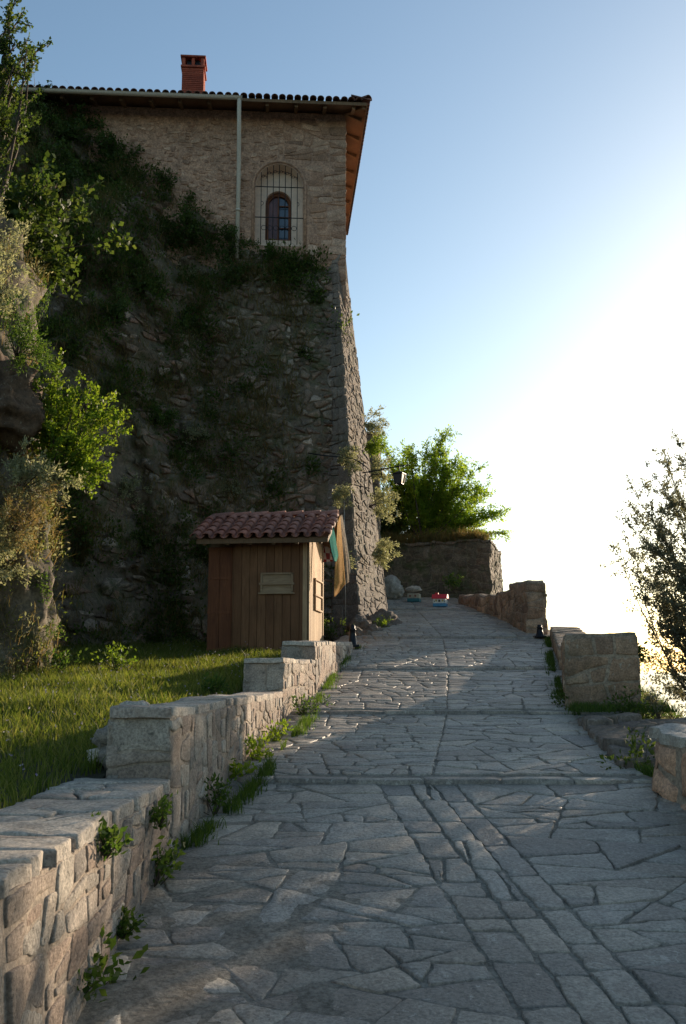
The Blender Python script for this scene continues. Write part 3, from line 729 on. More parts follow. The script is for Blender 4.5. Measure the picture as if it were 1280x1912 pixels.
# ------------------------------------------------------------------ PARAPETS on the right
pm_ = (m_para, m_pmort, m_pmort)
p2 = empty('parapet_wall', (2.5, 11, 1.2), 'thick block-like parapet wall end with pale mortar right of the path', 'wall')
zt2 = W(1110, 1184, 9.8).z
stone_block(p2, [(2.17, 9.8), (2.86, 9.75), (3.45, 12.8), (2.82, 12.9)], 1.0, [zt2, zt2 + .01, zt2 + .02, zt2], rnd, pm_, cw=.34, ch=.19, hk=.45, h=.022, cope=.03, over=-.02, gap=.022, bev=.009, wob=.026)
p1 = empty('parapet_wall', (3.0, 19, 2.2), 'ruined parapet wall stepping down towards the far end of the path', 'wall')
def pt(u, Y): return ((u - 640) / F * Y / 1.0 * 1.0)
def xat(u, v, Y): return W(u, v, Y).x
xa, xb_ = xat(985, 1180, 17.4), xat(1018, 1180, 17.2)
segs = [((xat(984, 1185, 17.5), 17.5), (xat(952, 1150, 18.9), 18.9), 1087, 1090), ((xat(952, 1150, 18.9), 18.9), (xat(925, 1145, 20.3), 20.3), 1100, 1107), ((xat(925, 1145, 20.3), 20.3), (xat(858, 1130, 22.8), 22.8), 1112, 1112)]
for (a, b, va, vb) in segs:
    za, zb__ = W(640, va, a[1]).z, W(640, vb, b[1]).z
    e = empty('wall_section', (a[0], a[1], 2.2), None, None); e.parent = p1; e.location = Vector(e.location) - Vector(p1.location)
    stone_block(e, [(a[0], a[1]), (a[0] + .33, a[1] - .1), (b[0] + .45, b[1]), (b[0], b[1])], 1.9, [za, za, zb__, zb__], rnd, pm_, faces=(0, 1, 3), cw=.3, ch=.2, h=.03, cope=.03, over=-.02, gap=.016, bev=.012, wob=.05)
lw = empty('low_wall', (3.1, 15, 1.9), 'low overgrown kerb wall joining the two parapets behind the black post', 'wall')
stone_block(lw, [(2.80, 13.0), (3.35, 12.9), (3.98, 17.0), (3.55, 17.2)], 1.3, [zt2 - .06, zt2 - .06, 2.33, 2.33], rnd, pm_, faces=(0, 3), cw=.3, ch=.2, h=.03, cope=.03, over=-.03, gap=.03)
p3 = empty('parapet_wall', (2.3, 5, .9), 'reddish boulder-built parapet wall at the right edge near the viewer', 'wall')
z3 = W(1230, 1362, 6.3).z
stone_block(p3, [(2.62, 1.5), (3.1, 1.5), (2.45, 6.55), (1.96, 6.45)], .1, [z3 - .35, z3 - .35, z3 + .0, z3], rnd, (m_red, m_pmort, m_flag), cw=.30, ch=.26, h=.07, cope=.06, over=.0, gap=.022, bev=.035, wob=.04, top_cw=.5)
# rough ledge stone between parapets
V, Fc = [], []
lg = [(1.86, 6.75), (2.9, 6.6), (3.1, 9.5), (2.12, 9.4)]
f = lambda x, y, h: Vector((x, y, zpath(y) + h))
bl = [q for q in split(rect(1.88, 6.95, 3.2, 9.1), rnd, .05, .22, 1.0, 22, .025) if q]
bl = [[(x + (y - 6.9) * .09, y) for x, y in q] for q in bl]
lay(bl, lambda x, y, h: f(x, y, h + .03 * noise.noise(Vector((x * 3, y * 3, 1)))), V, Fc, rnd, h=.075, hvar=.45, bev=.014, depth=.08, seg=.04, amp=.05, dome=.5, tilt=.06)
tag(mesh('stone_ledge', V, Fc, m_but, None, True), 'raised rough flagstone ledge between the two right-hand parapets', 'ledge')

m_farw = stone_mat('dark_wall_stone', [(.15, .105, .07), (.10, .07, .05), (.20, .15, .105), (.13, .09, .06)], (.05, .045, .025), .6, bump=1., moss=.8, fine=35)
# ------------------------------------------------------------------ FAR WALL closing the path, and ruin beside the buttress
fwall = empty('stone_wall', (2.2, 24, 3.3), 'dark stone terrace wall closing the top end of the path', 'wall')
ztw = W(850, 1012, 24.5).z
stone_block(fwall, [(.7, 25.6), (xat(790, 1100, 24.6), 24.7), (xat(914, 1060, 24.0), 24.0), (4.4, 27.5)], 2.6, [ztw + .05, ztw, ztw + .02, ztw], rnd, (m_farw, m_rock, m_farw), wob=.085, faces=(0, 1, 2), cw=.26, ch=.2, h=.025, cope=.05, gap=.025)
V = []; ruin = empty('ruined_wall', (.9, 21, 3), 'narrow ruined wall stub rising behind the buttress edge', 'wall')
zr1 = W(695, 803, 22).z
stone_block(ruin, [(xat(672, 900, 22), 22.0), (xat(707, 900, 22), 22.05), (xat(704, 900, 22) + .1, 23.2), (xat(672, 900, 22), 23.4)], 2.8, [zr1, zr1 - .05, zr1 - .3, zr1 - .2], rnd, (m_but, m_but, m_but), cw=.3, ch=.22, h=.035, cope=.06, gap=.03, bev=.03)
# terrace soil behind the far wall
mb = MB(); mb.V = [Vector((.4, 25.5, ztw - .1)), Vector((3.4, 24.4, ztw - .1)), Vector((4.4, 27.5, ztw - .1)), Vector((3.2, 33, ztw + .2)), Vector((-2, 33, ztw + .6))]; mb.F = [(0, 1, 2, 3, 4)]
tag(mb.build('terrace_ground', m_soil), kind='structure')

# ------------------------------------------------------------------ KIOSK
K0 = W(573, 1203, 15.3); kd = Vector((.2, 1.6, 0)).normalized(); kl = Vector((-kd.y, kd.x, 0)); K0.z = 0
KW, KD = 1.58, 1.5; KZ = 1.84; KT = W(573, 1003, 15.3).z + .02
def K(l, d, z): return K0 + kl * l + kd * d + UP * z
kiosk = empty('wooden_kiosk', K(KW / 2, KD / 2, KZ), 'small wooden kiosk with red tiled roof against the dark rock wall', 'kiosk')
def planks(name, fn, L, z0, z1, wd, mat, th=.02):
    mb = MB(); s = 0
    while s < L - .01:
        ww = min(wd * rnd.uniform(.9, 1.1), L - s); o0 = fn(s, 0); ax = fn(s + ww - .005, 0) - o0; out = fn(0, 1) - fn(0, 0)
        mb.box(o0 + UP * z0 + out * rnd.uniform(0, .004), ax, out * th, UP * (z1 - z0)); s += ww
    return bevel(mb.build(name, mat, kiosk), .003, 1)
mb = MB(); mb.box(K(.02, .09, KZ - .1), kl * (KW - .04), kd * (KD - .11), UP * (KT - KZ + .1)); mb.build('inner_wall', m_raft, kiosk)
planks('front_boarding', lambda s, o: K(s, -.0 - o, 0), 1.18, KZ - .05, KT, .125, m_wood)
planks('side_panel', lambda s, o: K(1.19 + s, .05 - o, 0), KW - 1.19, KZ - .05, KT - .15, .21, m_woodr)
mb = MB()
for z in (KZ + .05, KZ + .62, KZ + 1.15, KT - .2): mb = MB(); mb.box(K(1.19, .02, z), kl * (KW - 1.19), kd * .012, UP * .035); mb.build('batten', m_woodr, kiosk)
planks('right_boarding', lambda s, o: K(-o, s, 0), KD, KZ - .05, KT + .05, .10, m_woodl)
mb = MB(); mb.box(K(0.0, -.021, KZ - .05), kl * .07, -kd * .012, UP * (KT - KZ + .05)); mb.box(K(-.021, -.035, KZ - .05), -kl * .014, kd * .08, UP * (KT - KZ + .05)); bevel(mb.build('corner_trim', m_woodl, kiosk), .003, 1); mb = MB()
mb.box(K(-.021, KD - .07, KZ - .05), -kl * .014, kd * .07, UP * (KT - KZ + .05))
bevel(mb.build('corner_trim', m_woodl, kiosk), .003, 1)
# hatch on the front
def kf(u, v):
    P = on_plane(u, v, K(0, -.03, 0), kd); q = P - K0; return q.dot(kl), P.z
h0, hz1 = kf(547, 1069); h1, hz0 = kf(486, 1107)
hatch = mb = MB(); mb.box(K(h0, -.022, hz0), kl * (h1 - h0), -kd * .012, UP * (hz1 - hz0)); ho = mb.build('front_hatch', m_woodg, kiosk)
mb = MB(); hw = h1 - h0
for (a, z, ww, hh) in ((h0, hz0, hw, .03), (h0, hz1 - .03, hw, .03), (h0, hz0, .03, hz1 - hz0), (h1 - .03, hz0, .03, hz1 - hz0), (h0 - .02, hz0 + .12, hw + .04, .035), (h0 - .03, hz0 - .02, hw + .06, .02)):
    mb.box(K(a, -.035 - .003 * (ww > hw), z), kl * ww, -kd * (.024 if ww <= hw else .03), UP * hh)
bevel(mb.build('hatch_frame', m_woodg, ho), .003, 1)
# side window with shelf
hz0, hz1 = KZ + .72, KZ + 1.17
mb = MB(); mb.box(K(-.022, .5, hz0), -kl * .01, kd * .75, UP * (hz1 - hz0)); so_ = mb.build('side_hatch', m_woodl, kiosk)
mb = MB()
for (d, z, ww, hh) in ((.48, hz0 - .03, .79, .03), (.48, hz1, .79, .03), (.48, hz0, .03, hz1 - hz0), (1.24, hz0, .03, hz1 - hz0), (.46, hz0 + .2, .83, .03)):
    mb.box(K(-.03, d, z), -kl * .03, kd * ww, UP * hh)
bevel(mb.build('side_hatch_frame', m_woodl, so_), .003, 1)
# roof
oF, oS, oL = .30, .36, .10; rise = .50; zE = W(500, 1003, 15.0).z + .0; dm = KD / 2
zR = W(600, 966, (K(-.2, dm, 0)).y).z
slope = (zR - zE) / (dm + oF)
rf = MB()
for sgn in (0, 1):
    e0 = K(-oS, -oF, zE) if sgn == 0 else K(-oS, KD + oF, zE); r0 = K(-oS, dm, zR); Lx = kl * (KW + oS + oL)
    rf.box(e0 - UP * .04, Lx, r0 - e0, UP * .035)
rf_o = rf.build('roof', m_raft, kiosk)
V, Fc = [], []; spx = .185; nn = int((KW + oS + oL) / spx)
for sgn in (0, 1):
    e0 = K(-oS, -oF, zE) if sgn == 0 else K(-oS, KD + oF, zE); r0 = K(-oS, dm, zR); al = (r0 - e0).normalized(); un = kl.cross(al); un = un if un.z > 0 else -un; Ls = (r0 - e0).length
    for i in range(nn + 1):
        for j in range(5):
            barrel(V, Fc, e0 + kl * (.03 + i * spx) + al * (j * Ls / 5 - .05) + un * (.022 + (.014 if j else .008)) + kl * rnd.uniform(-.006, .006), al, kl, un, Ls / 5 + .05, .072, .062, n=8, lift=.018, th=.012)
            if i < nn: # channel tile
                q0 = e0 + kl * (.03 + (i + .5) * spx) + al * (j * Ls / 5 - .05) + un * .06
                barrel(V, Fc, q0, al, kl, -un, Ls / 5 + .04, .062, .066, n=6, lift=-.01)
al = kl
for k in range(int((KW + oS + oL) / .29)):
    barrel(V, Fc, K(-oS + k * .29 - .02, dm, zR + .035), kl, kd, UP, .33, .088, .075, n=8, lift=.014)
mesh('roof_tiles', V, Fc, m_tile, rf_o, True)
for k in range(6):
    mb = MB(); mb.box(K(-oS + .1 + k * .36, -oF + .02, zE - .1), kl * .05, kd * (dm + oF - .02) + UP * (zR - zE) * .95, UP * .06); mb.build('rafter', m_raft, rf_o)
mb = MB(); mb.box(K(-oS, -oF, zE - .075), kl * .025, kd * (dm + oF) + UP * (zR - zE), UP * .07); mb.box(K(-oS, KD + oF, zE - .075), kl * .025, -kd * (dm + oF) + UP * (zR - zE), UP * .07)
mb.box(K(-oS, -oF - .01, zE - .08), kl * (KW + oS + oL), kd * .02, UP * .06)
mb.build('bargeboard', m_raft, rf_o)
# hanging textiles
def cloth_mat(name, c1, c2, scale=60, kind='weave'):
    m, t, p = M(name); co = N(t, 'ShaderNodeTexCoord').outputs['Object']
    if kind == 'weave':
        n = noisen(t, scale, 3, .6, co); col = ramp(t, n, [(.35, c1), (.6, c2)])
    else:
        wv = N(t, 'ShaderNodeTexChecker', i_Scale=scale); t.links.new(co, wv.inputs['Vector']); wv.inputs['Color1'].default_value = (*c1, 1); wv.inputs['Color2'].default_value = (*c2, 1); col = wv.outputs['Color']
    t.links.new(col, p.inputs['Base Color']); p.inputs['Roughness'].default_value = .9; p.inputs['Specular IOR Level'].default_value = .1
    tr = N(t, 'ShaderNodeBsdfTranslucent'); t.links.new(col, tr.inputs['Color']); mx = N(t, 'ShaderNodeMixShader'); mx.inputs[0].default_value = .3
    t.links.new(p.outputs[0], mx.inputs[1]); t.links.new(tr.outputs[0], mx.inputs[2]); t.links.new(mx.outputs[0], t.nodes['Material Output'].inputs['Surface'])
    b = N(t, 'ShaderNodeBump', i_Strength=.4, i_Distance=.004); t.links.new(noisen(t, 130, 2, .5, co), b.inputs['Height']); t.links.new(b.outputs[0], p.inputs['Normal'])
    return m
def cloth(name, label, Lp, Rp, Y0, Y1, mat, amp=.012, freq=1.3, seed=0):
    """hanging sheet between a left and a right pixel polyline, top to bottom; Y0/Y1 distance of the left and right edge"""
    nr, nc = 26, 14; V, Fc = [], []
    def along(P, t):
        L = [0]
        for a, b in zip(P[:-1], P[1:]): L.append(L[-1] + math.hypot(b[0] - a[0], b[1] - a[1]))
        return (interp(t * L[-1], list(zip(L, [p[0] for p in P]))), interp(t * L[-1], list(zip(L, [p[1] for p in P]))))
    for r in range(nr + 1):
        a, b = along(Lp, r / nr), along(Rp, r / nr)
        for c in range(nc + 1):
            q = c / nc; Y = Y0 + (Y1 - Y0) * q + amp * math.sin(q * freq * math.pi * 2 + seed + r * .06) * (.3 + r / nr)
            V.append(W(a[0] + (b[0] - a[0]) * q, a[1] + (b[1] - a[1]) * q, Y))
    for r in range(nr):
        for c in range(nc):
            q = r * (nc + 1) + c; Fc.append((q, q + 1, q + nc + 2, q + nc + 1))
    o = mesh(name, V, Fc, mat, None, True); s = o.modifiers.new('thickness', 'SOLIDIFY'); s.thickness = .006
    return tag(o, label, 'cloth', 'textiles hung from the kiosk roof')
m_teal = cloth_mat('teal_cloth', (.01, .17, .13), (.02, .27, .21)); m_och = cloth_mat('ochre_cloth', (.40, .21, .06), (.58, .33, .11), 45)
m_brn = cloth_mat('brown_patterned_cloth', (.12, .09, .065), (.35, .26, .17), 22); m_chk = cloth_mat('checked_cloth', (.28, .05, .04), (.60, .48, .38), 9, 'check'); m_gry = cloth_mat('dark_grey_cloth', (.09, .08, .07), (.2, .18, .15), 40)
cloth('hanging_cloth', 'teal cloth hanging folded under the right end of the kiosk roof', [(613, 1003), (618, 1030), (624, 1048)], [(622, 985), (631, 1038), (627, 1049)], 15.25, 15.5, m_teal)
cloth('hanging_cloth', 'long ochre cloth hanging to a point beside the kiosk', [(629, 975), (626, 1030), (624, 1080), (623, 1114)], [(634, 962), (639, 1030), (644, 1090), (625, 1114)], 15.55, 15.8, m_och)
cloth('hanging_cloth', 'brown patterned cloth hanging behind the ochre one', [(634, 964), (641, 1040), (645, 1092)], [(637, 962), (650, 1045), (653, 1084)], 15.95, 16.1, m_brn)
cloth('hanging_cloth', 'dark grey cloth with ragged corner hanging rightmost beside the kiosk', [(636, 962), (648, 1050), (644, 1072)], [(638, 961), (655, 1060), (660, 1071)], 16.2, 16.35, m_gry, .02)
cloth('hanging_cloth', 'red and white checked cloth hanging just behind the kiosk wall edge', [(599, 1006), (600, 1050)], [(612, 1003), (621, 1048)], 16.75, 16.85, m_chk, .01)

# ------------------------------------------------------------------ POSTS, LANTERN, CABLES, PAINTED BOXES
def post(u, v0, v1, Y, label):
    P = W(u, v1, Y); P.z = zpath(Y) - .01 if u > 700 else P.z; hgt = W(u, v0, Y).z - P.z
    e = empty('bollard', P, label, 'bollard', 'small black posts beside the path'); mb = MB()
    prof = [(0, .085), (.06, .085), (.08, .07), (.55, .05), (.72, .042), (.74, .052), (.80, .052), (.82, .036), (.90, .042), (.98, .03), (1.0, .012)]
    mb.tube([P + UP * (a * hgt) for a, r in prof], [r for a, r in prof], 14); mb.build('shaft', m_iron, e, True)
    mb = MB(); mb.box(P + Vector((-.1, -.1, 0)), (.2, 0, 0), (0, .2, 0), UP * .035); bevel(mb.build('base', m_iron, e), .008)
post(1008, 1166, 1203, 17.0, 'black tapered post at the end of the ruined parapet')
post(658, 1166, 1208, 15.3, 'black tapered post between garden wall end and buttress')
lan = empty('wall_lantern', W(690, 880, 18.9), 'black iron bracket lantern hanging off the buttress', 'lantern')
YL = 18.9; mb = MB(); g = lambda u, v, y=YL: W(u, v, y)
mb.tube([g(676, 883), g(700, 879), g(730, 873), g(762, 868)], .012, 6); mb.tube([g(688, 918), g(688, 892), g(693, 887), g(712, 884)], .009, 6)
mb.tube([g(681, 886), g(681, 922)], .012, 6); mb.tube([g(712, 873), g(712, 887)], .012, 6); mb.tube([g(745, 866), g(745, 880)], .012, 6); mb.tube([g(660, 905), g(690, 912)], .01, 6)
mb.build('bracket', m_iron, lan, True)
lc = g(745, 880); mb = MB(); fr = MB()
def ring(z, r): return [lc + Vector((r * math.cos(a), r * math.sin(a), z)) for a in (R(20), R(110), R(200), R(290))]
r0, r1, r2 = ring(-.05, .135), ring(-.25, .085), ring(.0, .04)
for k in range(4):
    fr.tube([r0[k], r1[k]], .011, 5); fr.tube([r0[k], r0[(k + 1) % 4]], .012, 5); fr.tube([r1[k], r1[(k + 1) % 4]], .011, 5)
    fr.quad(r0[k], r0[(k + 1) % 4], r2[(k + 1) % 4], r2[k])
fr.quad(*r1); fr.build('cage', m_iron, lan)
m_lg = flat_mat('lantern_glass', (.03, .03, .028), .35, spec=.3)
for k in range(4): mb.quad(r0[k] * .97 + lc * .03, r0[(k + 1) % 4] * .97 + lc * .03, r1[(k + 1) % 4] * .97 + lc * .03, r1[k] * .97 + lc * .03)
mb.build('glass', m_lg, lan)
mb = MB(); mb.tube([W(575, 846, 18.95), W(600, 850, 18.8), W(630, 853, 18.7), W(658, 856, 18.6), W(670, 862, 18.6), W(684, 872, 18.8), W(690, 880, 18.9)], .012, 6)
tag(mb.build('cable', m_iron, None, True), 'black cable sagging across the rubble wall to the lantern bracket', 'cable')
mb = MB(); mb.tube([W(642, 928, 18.6), W(643, 1040, 18.4), W(645, 1160, 18.2)], .008, 6)
tag(mb.build('cable', flat_mat('grey_cable', (.22, .22, .2), .5), None, True), 'thin grey cable running straight down the wall beside the hanging cloths', 'cable')

def painted_box(u, v, Y, ww, hh, label, roofcol, wallcol, basecol, spots):
    P = W(u, v, Y); P.z = zpath(Y) + .015; e = empty('painted_box', P, label, 'box', 'painted boxes at the top of the path')
    ax = Vector((.97, -.24, 0)); ay = Vector((.24, .97, 0)); d = ww * 1.1
    mb = MB(); mb.box(P + UP * hh * .42, ax * ww, ay * d, UP * hh * .58); body = bevel(mb.build('body', flat_mat('painted_wall', wallcol, .5), e), .004)
    mb = MB(); mb.box(P - ax * .003 - ay * .003, ax * (ww + .006), ay * (d + .006), UP * hh * .42); bevel(mb.build('plinth', flat_mat('painted_plinth', basecol, .5), e), .004)
    if roofcol:
        mb = MB(); o = P - ax * .03 - ay * .03 + UP * hh; L = ax * (ww + .06); D = ay * (d + .06)
        mb.V = [o, o + L, o + L + D, o + D, o + D * .35 + UP * hh * .62, o + L + D * .35 + UP * hh * .62, o + L + D * .65 + UP * hh * .62, o + D * .65 + UP * hh * .62]
        mb.F = [(3, 2, 1, 0), (0, 1, 5, 4), (1, 2, 6, 5), (2, 3, 7, 6), (3, 0, 4, 7), (4, 5, 6, 7)]; bevel(mb.build('roof', flat_mat('painted_roof', roofcol, .45), e), .008)
        mb = MB(); mb.box(o + L * .18 + D * .4 + UP * hh * .6, ax * .07, ay * .07, UP * hh * .22); mb.build('chimney', flat_mat('painted_chimney', roofcol, .5), e)
    for (a, z, r, col) in spots:
        mb = MB(); c = P + ax * ww * a + UP * hh * z - ay * .004
        mb.V = [c + ax * r * math.cos(2 * math.pi * k / 14) + UP * r * math.sin(2 * math.pi * k / 14) for k in range(14)]; mb.V += [v - ay * .004 for v in mb.V]
        mb.F = [tuple(range(14)), tuple(range(27, 13, -1))] + [(k, (k + 1) % 14, (k + 1) % 14 + 14, k + 14) for k in range(14)]
        mb.build('painted_spot', flat_mat('painted_spot', col, .5), e)
painted_box(808, 1128, 21.9, .28, .17, 'little white and blue box house with bright red roof', (.55, .01, .02), (.66, .63, .55), (.05, .22, .36), [(.5, .72, .026, (.02, .02, .02)), (.26, .75, .022, (.45, .33, .1)), (.76, .75, .022, (.45, .33, .1)), (.12, .66, .012, (.05, .05, .04)), (.9, .66, .012, (.05, .05, .04))])
painted_box(760, 1116, 22.9, .27, .19, 'cream and teal painted box without a red roof, by the far wall', None, (.36, .31, .22), (.03, .14, .15), [(.25, .7, .025, (.2, .07, .04)), (.7, .7, .025, (.2, .07, .04))])
tag(rock('boulder', W(733, 1098, 23.6), .27, m_flag, 12, (1., .8, 1.1), 4, .35), 'pale leaning boulder at the top left of the path', 'rock')
tag(rock('boulder', W(772, 1100, 23.7), .12, m_cope, 13, (1.6, .8, .6), 3, .3), 'small flat stone lying on the cream painted box', 'rock')

# ------------------------------------------------------------------ VEGETATION
rs = np.random.RandomState(11)
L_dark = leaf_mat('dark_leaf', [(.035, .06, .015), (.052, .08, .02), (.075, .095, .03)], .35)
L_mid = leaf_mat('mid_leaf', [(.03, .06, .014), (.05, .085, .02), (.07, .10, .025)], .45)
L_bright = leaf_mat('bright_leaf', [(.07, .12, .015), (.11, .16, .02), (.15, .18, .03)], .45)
L_robin = leaf_mat('robinia_leaf', [(.10, .16, .025), (.14, .20, .03), (.18, .22, .04)], .65)
L_grey = leaf_mat('grey_leaf', [(.19, .20, .10), (.27, .27, .155), (.34, .32, .21)], .5, tcol=(1.5, 1.5, 1.1))
L_olive = leaf_mat('olive_leaf', [(.14, .15, .10), (.19, .20, .14), (.17, .16, .12)], .5, tcol=(1.4, 1.3, .9))
L_grass = leaf_mat('grass_blade', [(.045, .065, .012), (.075, .10, .018), (.11, .125, .03), (.16, .145, .06)], .45)
L_dry = leaf_mat('dry_grass_blade', [(.19, .14, .06), (.13, .135, .05), (.27, .19, .09)], .45, tcol=(1.6, 1.4, 1.))
m_bark = stone_mat('bark', [(.07, .05, .035), (.12, .09, .065)], (.04, .03, .02), .5, island=False, bump=.8)
def unit(a): return a / np.maximum(1e-9, np.linalg.norm(a, axis=-1, keepdims=True))
def leaf_quads(P, D, size, wide=.55, drop=.15):
    n = len(P); D = unit(D); r = rs.normal(size=(n, 3)); Sd = unit(np.cross(D, r)); Nn = np.cross(D, Sd); s = np.asarray(size).reshape(-1, 1) * np.ones((n, 1))
    a = P; b = P + D * s * .5 + Sd * s * wide * .5 + Nn * s * drop * .5; c = P + D * s; d = P + D * s * .5 - Sd * s * wide * .5 + Nn * s * drop * .5
    V = np.stack([a, b, c, d], 1).reshape(-1, 3); Q = np.arange(4 * n).reshape(-1, 4); return V, Q
def plant_parts(base, tips, leaf, dens, sub=.35, r0=.02, spread=.7, wide=.55, droop=.0, start=.25, nsub=None):
    """limbs from base to tips, side twigs along them, leaves along the twigs -> leaf arrays, stem MB"""
    base = np.array(base, float); P, D = [], []; st = MB()
    for tp in tips:
        tp = np.array(tp, float); L = np.linalg.norm(tp - base); mid = (base + tp) / 2 + np.array([0, 0, 1]) * L * rs.uniform(.0, .16) + rs.normal(size=3) * L * .09
        pts = [base * (1 - t) ** 2 + 2 * mid * t * (1 - t) + tp * t * t - np.array([0, 0, droop * L * t * t]) for t in np.linspace(0, 1, 7)]
        st.tube([Vector(p) for p in pts], [r0 * (1 - .85 * k / 6) for k in range(7)], 5)
        m = nsub or max(4, int(L / sub * 5)); pts = np.array(pts)
        for q in range(m):
            t = start + (1 - start) * rs.rand() ** .8; f_ = t * 6; i = min(5, int(f_)); p0 = pts[i] + (pts[i + 1] - pts[i]) * (f_ - i)
            d = unit(unit(pts[i + 1] - pts[i]) + rs.normal(size=3) * spread * .6); l = sub * rs.uniform(.5, 1.2) * (1.15 - .5 * t)
            k = max(3, int(l * dens)); tt = rs.rand(k) ** .8
            e = p0 + d * l - np.array([0, 0, .12 * l])
            if r0 > .008 and q % 2 == 0: st.tube([Vector(p0), Vector(e)], [r0 * .22, r0 * .06], 3, False)
            P.append(p0 + (e - p0) * tt[:, None] + rs.normal(size=(k, 3)) * leaf * .35); D.append(unit(d[None] * .7 + rs.normal(size=(k, 3))))
        # leafy tip
        k = max(3, int(dens * .15)); P.append(tp[None] + rs.normal(size=(k, 3)) * leaf * .6 - np.array([0, 0, droop * L])); D.append(unit(tp - base)[None] + rs.normal(size=(k, 3)) * .6)
    P = np.concatenate(P); D = np.concatenate(D)
    V, Q = leaf_quads(P, D, leaf * rs.uniform(.6, 1.19, len(P)), wide); return V, Q, st
def plant(name, label, cat, base, tips, leaf, dens, mat, group=None, stem=None, part='foliage', stempart='stems', **k):
    e = empty(name, Vector(base), label, cat, group); V, Q, st = plant_parts(base, tips, leaf, dens, **k)
    mesh_np(part, V, Q, mat, e); st.build(stempart, stem or m_bark, e, True); return e
def hemi(base, n, r, up=.5, out=Vector((0, -1, 0)), rv=.35):
    o = []
    for _ in range(n):
        d = unit(rs.normal(size=3)); d = d + np.array(out) * .6 + np.array([0, 0, up]); o.append(np.array(base) + unit(d) * r * rs.uniform(1 - rv, 1 + rv * .6))
    return o
def blades(P, hgt, wid, lean=.35, drift=(0, 0, 0)):
    n = len(P); a = rs.rand(n) * 2 * np.pi; sd_ = np.stack([np.cos(a), np.sin(a), 0 * a], 1); b = rs.rand(n) * 2 * np.pi
    ln = np.stack([np.cos(b), np.sin(b), 0 * b], 1) * (hgt * lean * rs.uniform(.1, 1.3, n))[:, None] + np.array(drift) * hgt[:, None]
    w_ = sd_ * (wid * rs.uniform(.6, 1.2, n))[:, None]; upv = np.array([0, 0, 1.]) * hgt[:, None]
    l0, l1, l2 = P, P + upv * .55 + ln * .3, P + upv * .92 + ln
    V = np.stack([l0 - w_, l0 + w_, l1 + w_ * .8, l1 - w_ * .8, l2 + w_ * .1, l2 - w_ * .1], 1).reshape(-1, 3)
    i = np.arange(n)[:, None] * 6; Q = np.concatenate([i + np.array([0, 1, 2, 3]), i + np.array([3, 2, 4, 5])]); return V, Q
# lawn grass
n = 225000; X = rs.uniform(-8.5, 0.2, n); Y = 2.2 + 15.6 * rs.rand(n) ** 1.25
wx = np.interp(Y, [2, 5.1, 5.11, 9.3, 10.8, 15, 18], [-1.37, -1.30, -1.24, -.93, -.65, -.2, .0])
kq = np.array([K0.x, K0.y]); rel = np.stack([X, Y], 1) - kq; kk = (rel @ np.array([kl.x, kl.y]) > -.05) & (rel @ np.array([kl.x, kl.y]) < KW + .02) & (rel @ np.array([kd.x, kd.y]) > .0)
cly = np.array([cliffY(x, 2.2) if i % 1 == 0 else 0 for i, x in enumerate(np.linspace(-8.5, .2, 60))]); cy_ = np.interp(X, np.linspace(-8.5, .2, 60), cly)
vis = (np.abs(X) / np.maximum(Y, .1) < .50)
ok = (X < wx - rs.rand(n) * .05) & (~kk) & (Y < cy_ + .1) & vis; X, Y = X[ok], Y[ok]
Z = np.array([zlawn(x, y) for x, y in zip(X, Y)])
cl = np.array([noise.noise(Vector((x * 1.6, y * 1.6, 0))) for x, y in zip(X, Y)])
Hh = (.085 + .07 * np.clip(cl + .3, 0, 1)) * rs.uniform(.5, 1.4, len(X)) * np.clip(.75 + Y * .03, .7, 1.2)
V, Q = blades(np.stack([X, Y, Z - .01], 1), Hh, .0028 + .00022 * Y, .6)
tag(mesh_np('grass', V, Q, L_grass), 'sunlit green grass of the small terrace beside the path', 'grass', kind='stuff')
n = 500; sel = rs.choice(len(X), n); P = np.stack([X[sel], Y[sel], Z[sel] + Hh[sel] * .9 + .02], 1)
V, Q = leaf_quads(np.repeat(P, 3, 0), rs.normal(size=(n * 3, 3)), .012, .9)
tag(mesh_np('wildflowers', V, Q, leaf_mat('petal', [(.45, .43, .40), (.38, .34, .38), (.26, .19, .33)], .4, tcol=(1, 1, 1))), 'tiny pale wildflowers scattered in the lawn', 'flowers', kind='stuff')

# undergrowth over the cliff
def cliff_pts(n, x0, x1, tfun):
    out = []
    while len(out) < n:
        x = rs.uniform(x0, x1); t = rs.rand(); z = 1.9 + (ztop(x) - 1.9) * t
        if rs.rand() < tfun(x, z, t): out.append((x, cliffY(x, z) - .03, z))
    return np.array(out)
dens1 = lambda x, z, t: np.clip(smooth(-1.6, -5.5, x) * .9 + .10 + (1.2 if t > .9 and x < -.9 else 0), 0, 1) * (noise.noise(Vector((x * .9, z * .9, 3))) * 1.6 + .45 > rs.rand() * .8)
def clumps(C_, k, r, leaf, out=(0, -.6, .3), wide=.55):
    n = len(C_); rr = r * rs.uniform(.5, 1.4, n); off = rs.normal(size=(n, k, 3)) * rr[:, None, None] * .5; off[:, :, 1] = -np.abs(off[:, :, 1]) * .8
    P = (C_[:, None, :] + off).reshape(-1, 3); D = (unit(off) + np.array(out) + rs.normal(size=(n, k, 3)) * .5).reshape(-1, 3)
    return leaf_quads(P, D, leaf * rs.uniform(.6, 1.3, len(P)), wide)
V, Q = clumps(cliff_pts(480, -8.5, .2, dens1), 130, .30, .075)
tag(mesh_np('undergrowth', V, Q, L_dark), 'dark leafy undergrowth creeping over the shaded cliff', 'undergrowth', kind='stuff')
V, Q = clumps(cliff_pts(260, -8.5, -.5, dens1), 80, .22, .05, wide=.3)
tag(mesh_np('pale_undergrowth', V, Q, L_grey), 'grey-green wormwood tufts scattered on the cliff', 'undergrowth', kind='stuff')
V, Q = clumps(cliff_pts(230, -8.5, -.4, dens1), 120, .24, .055)
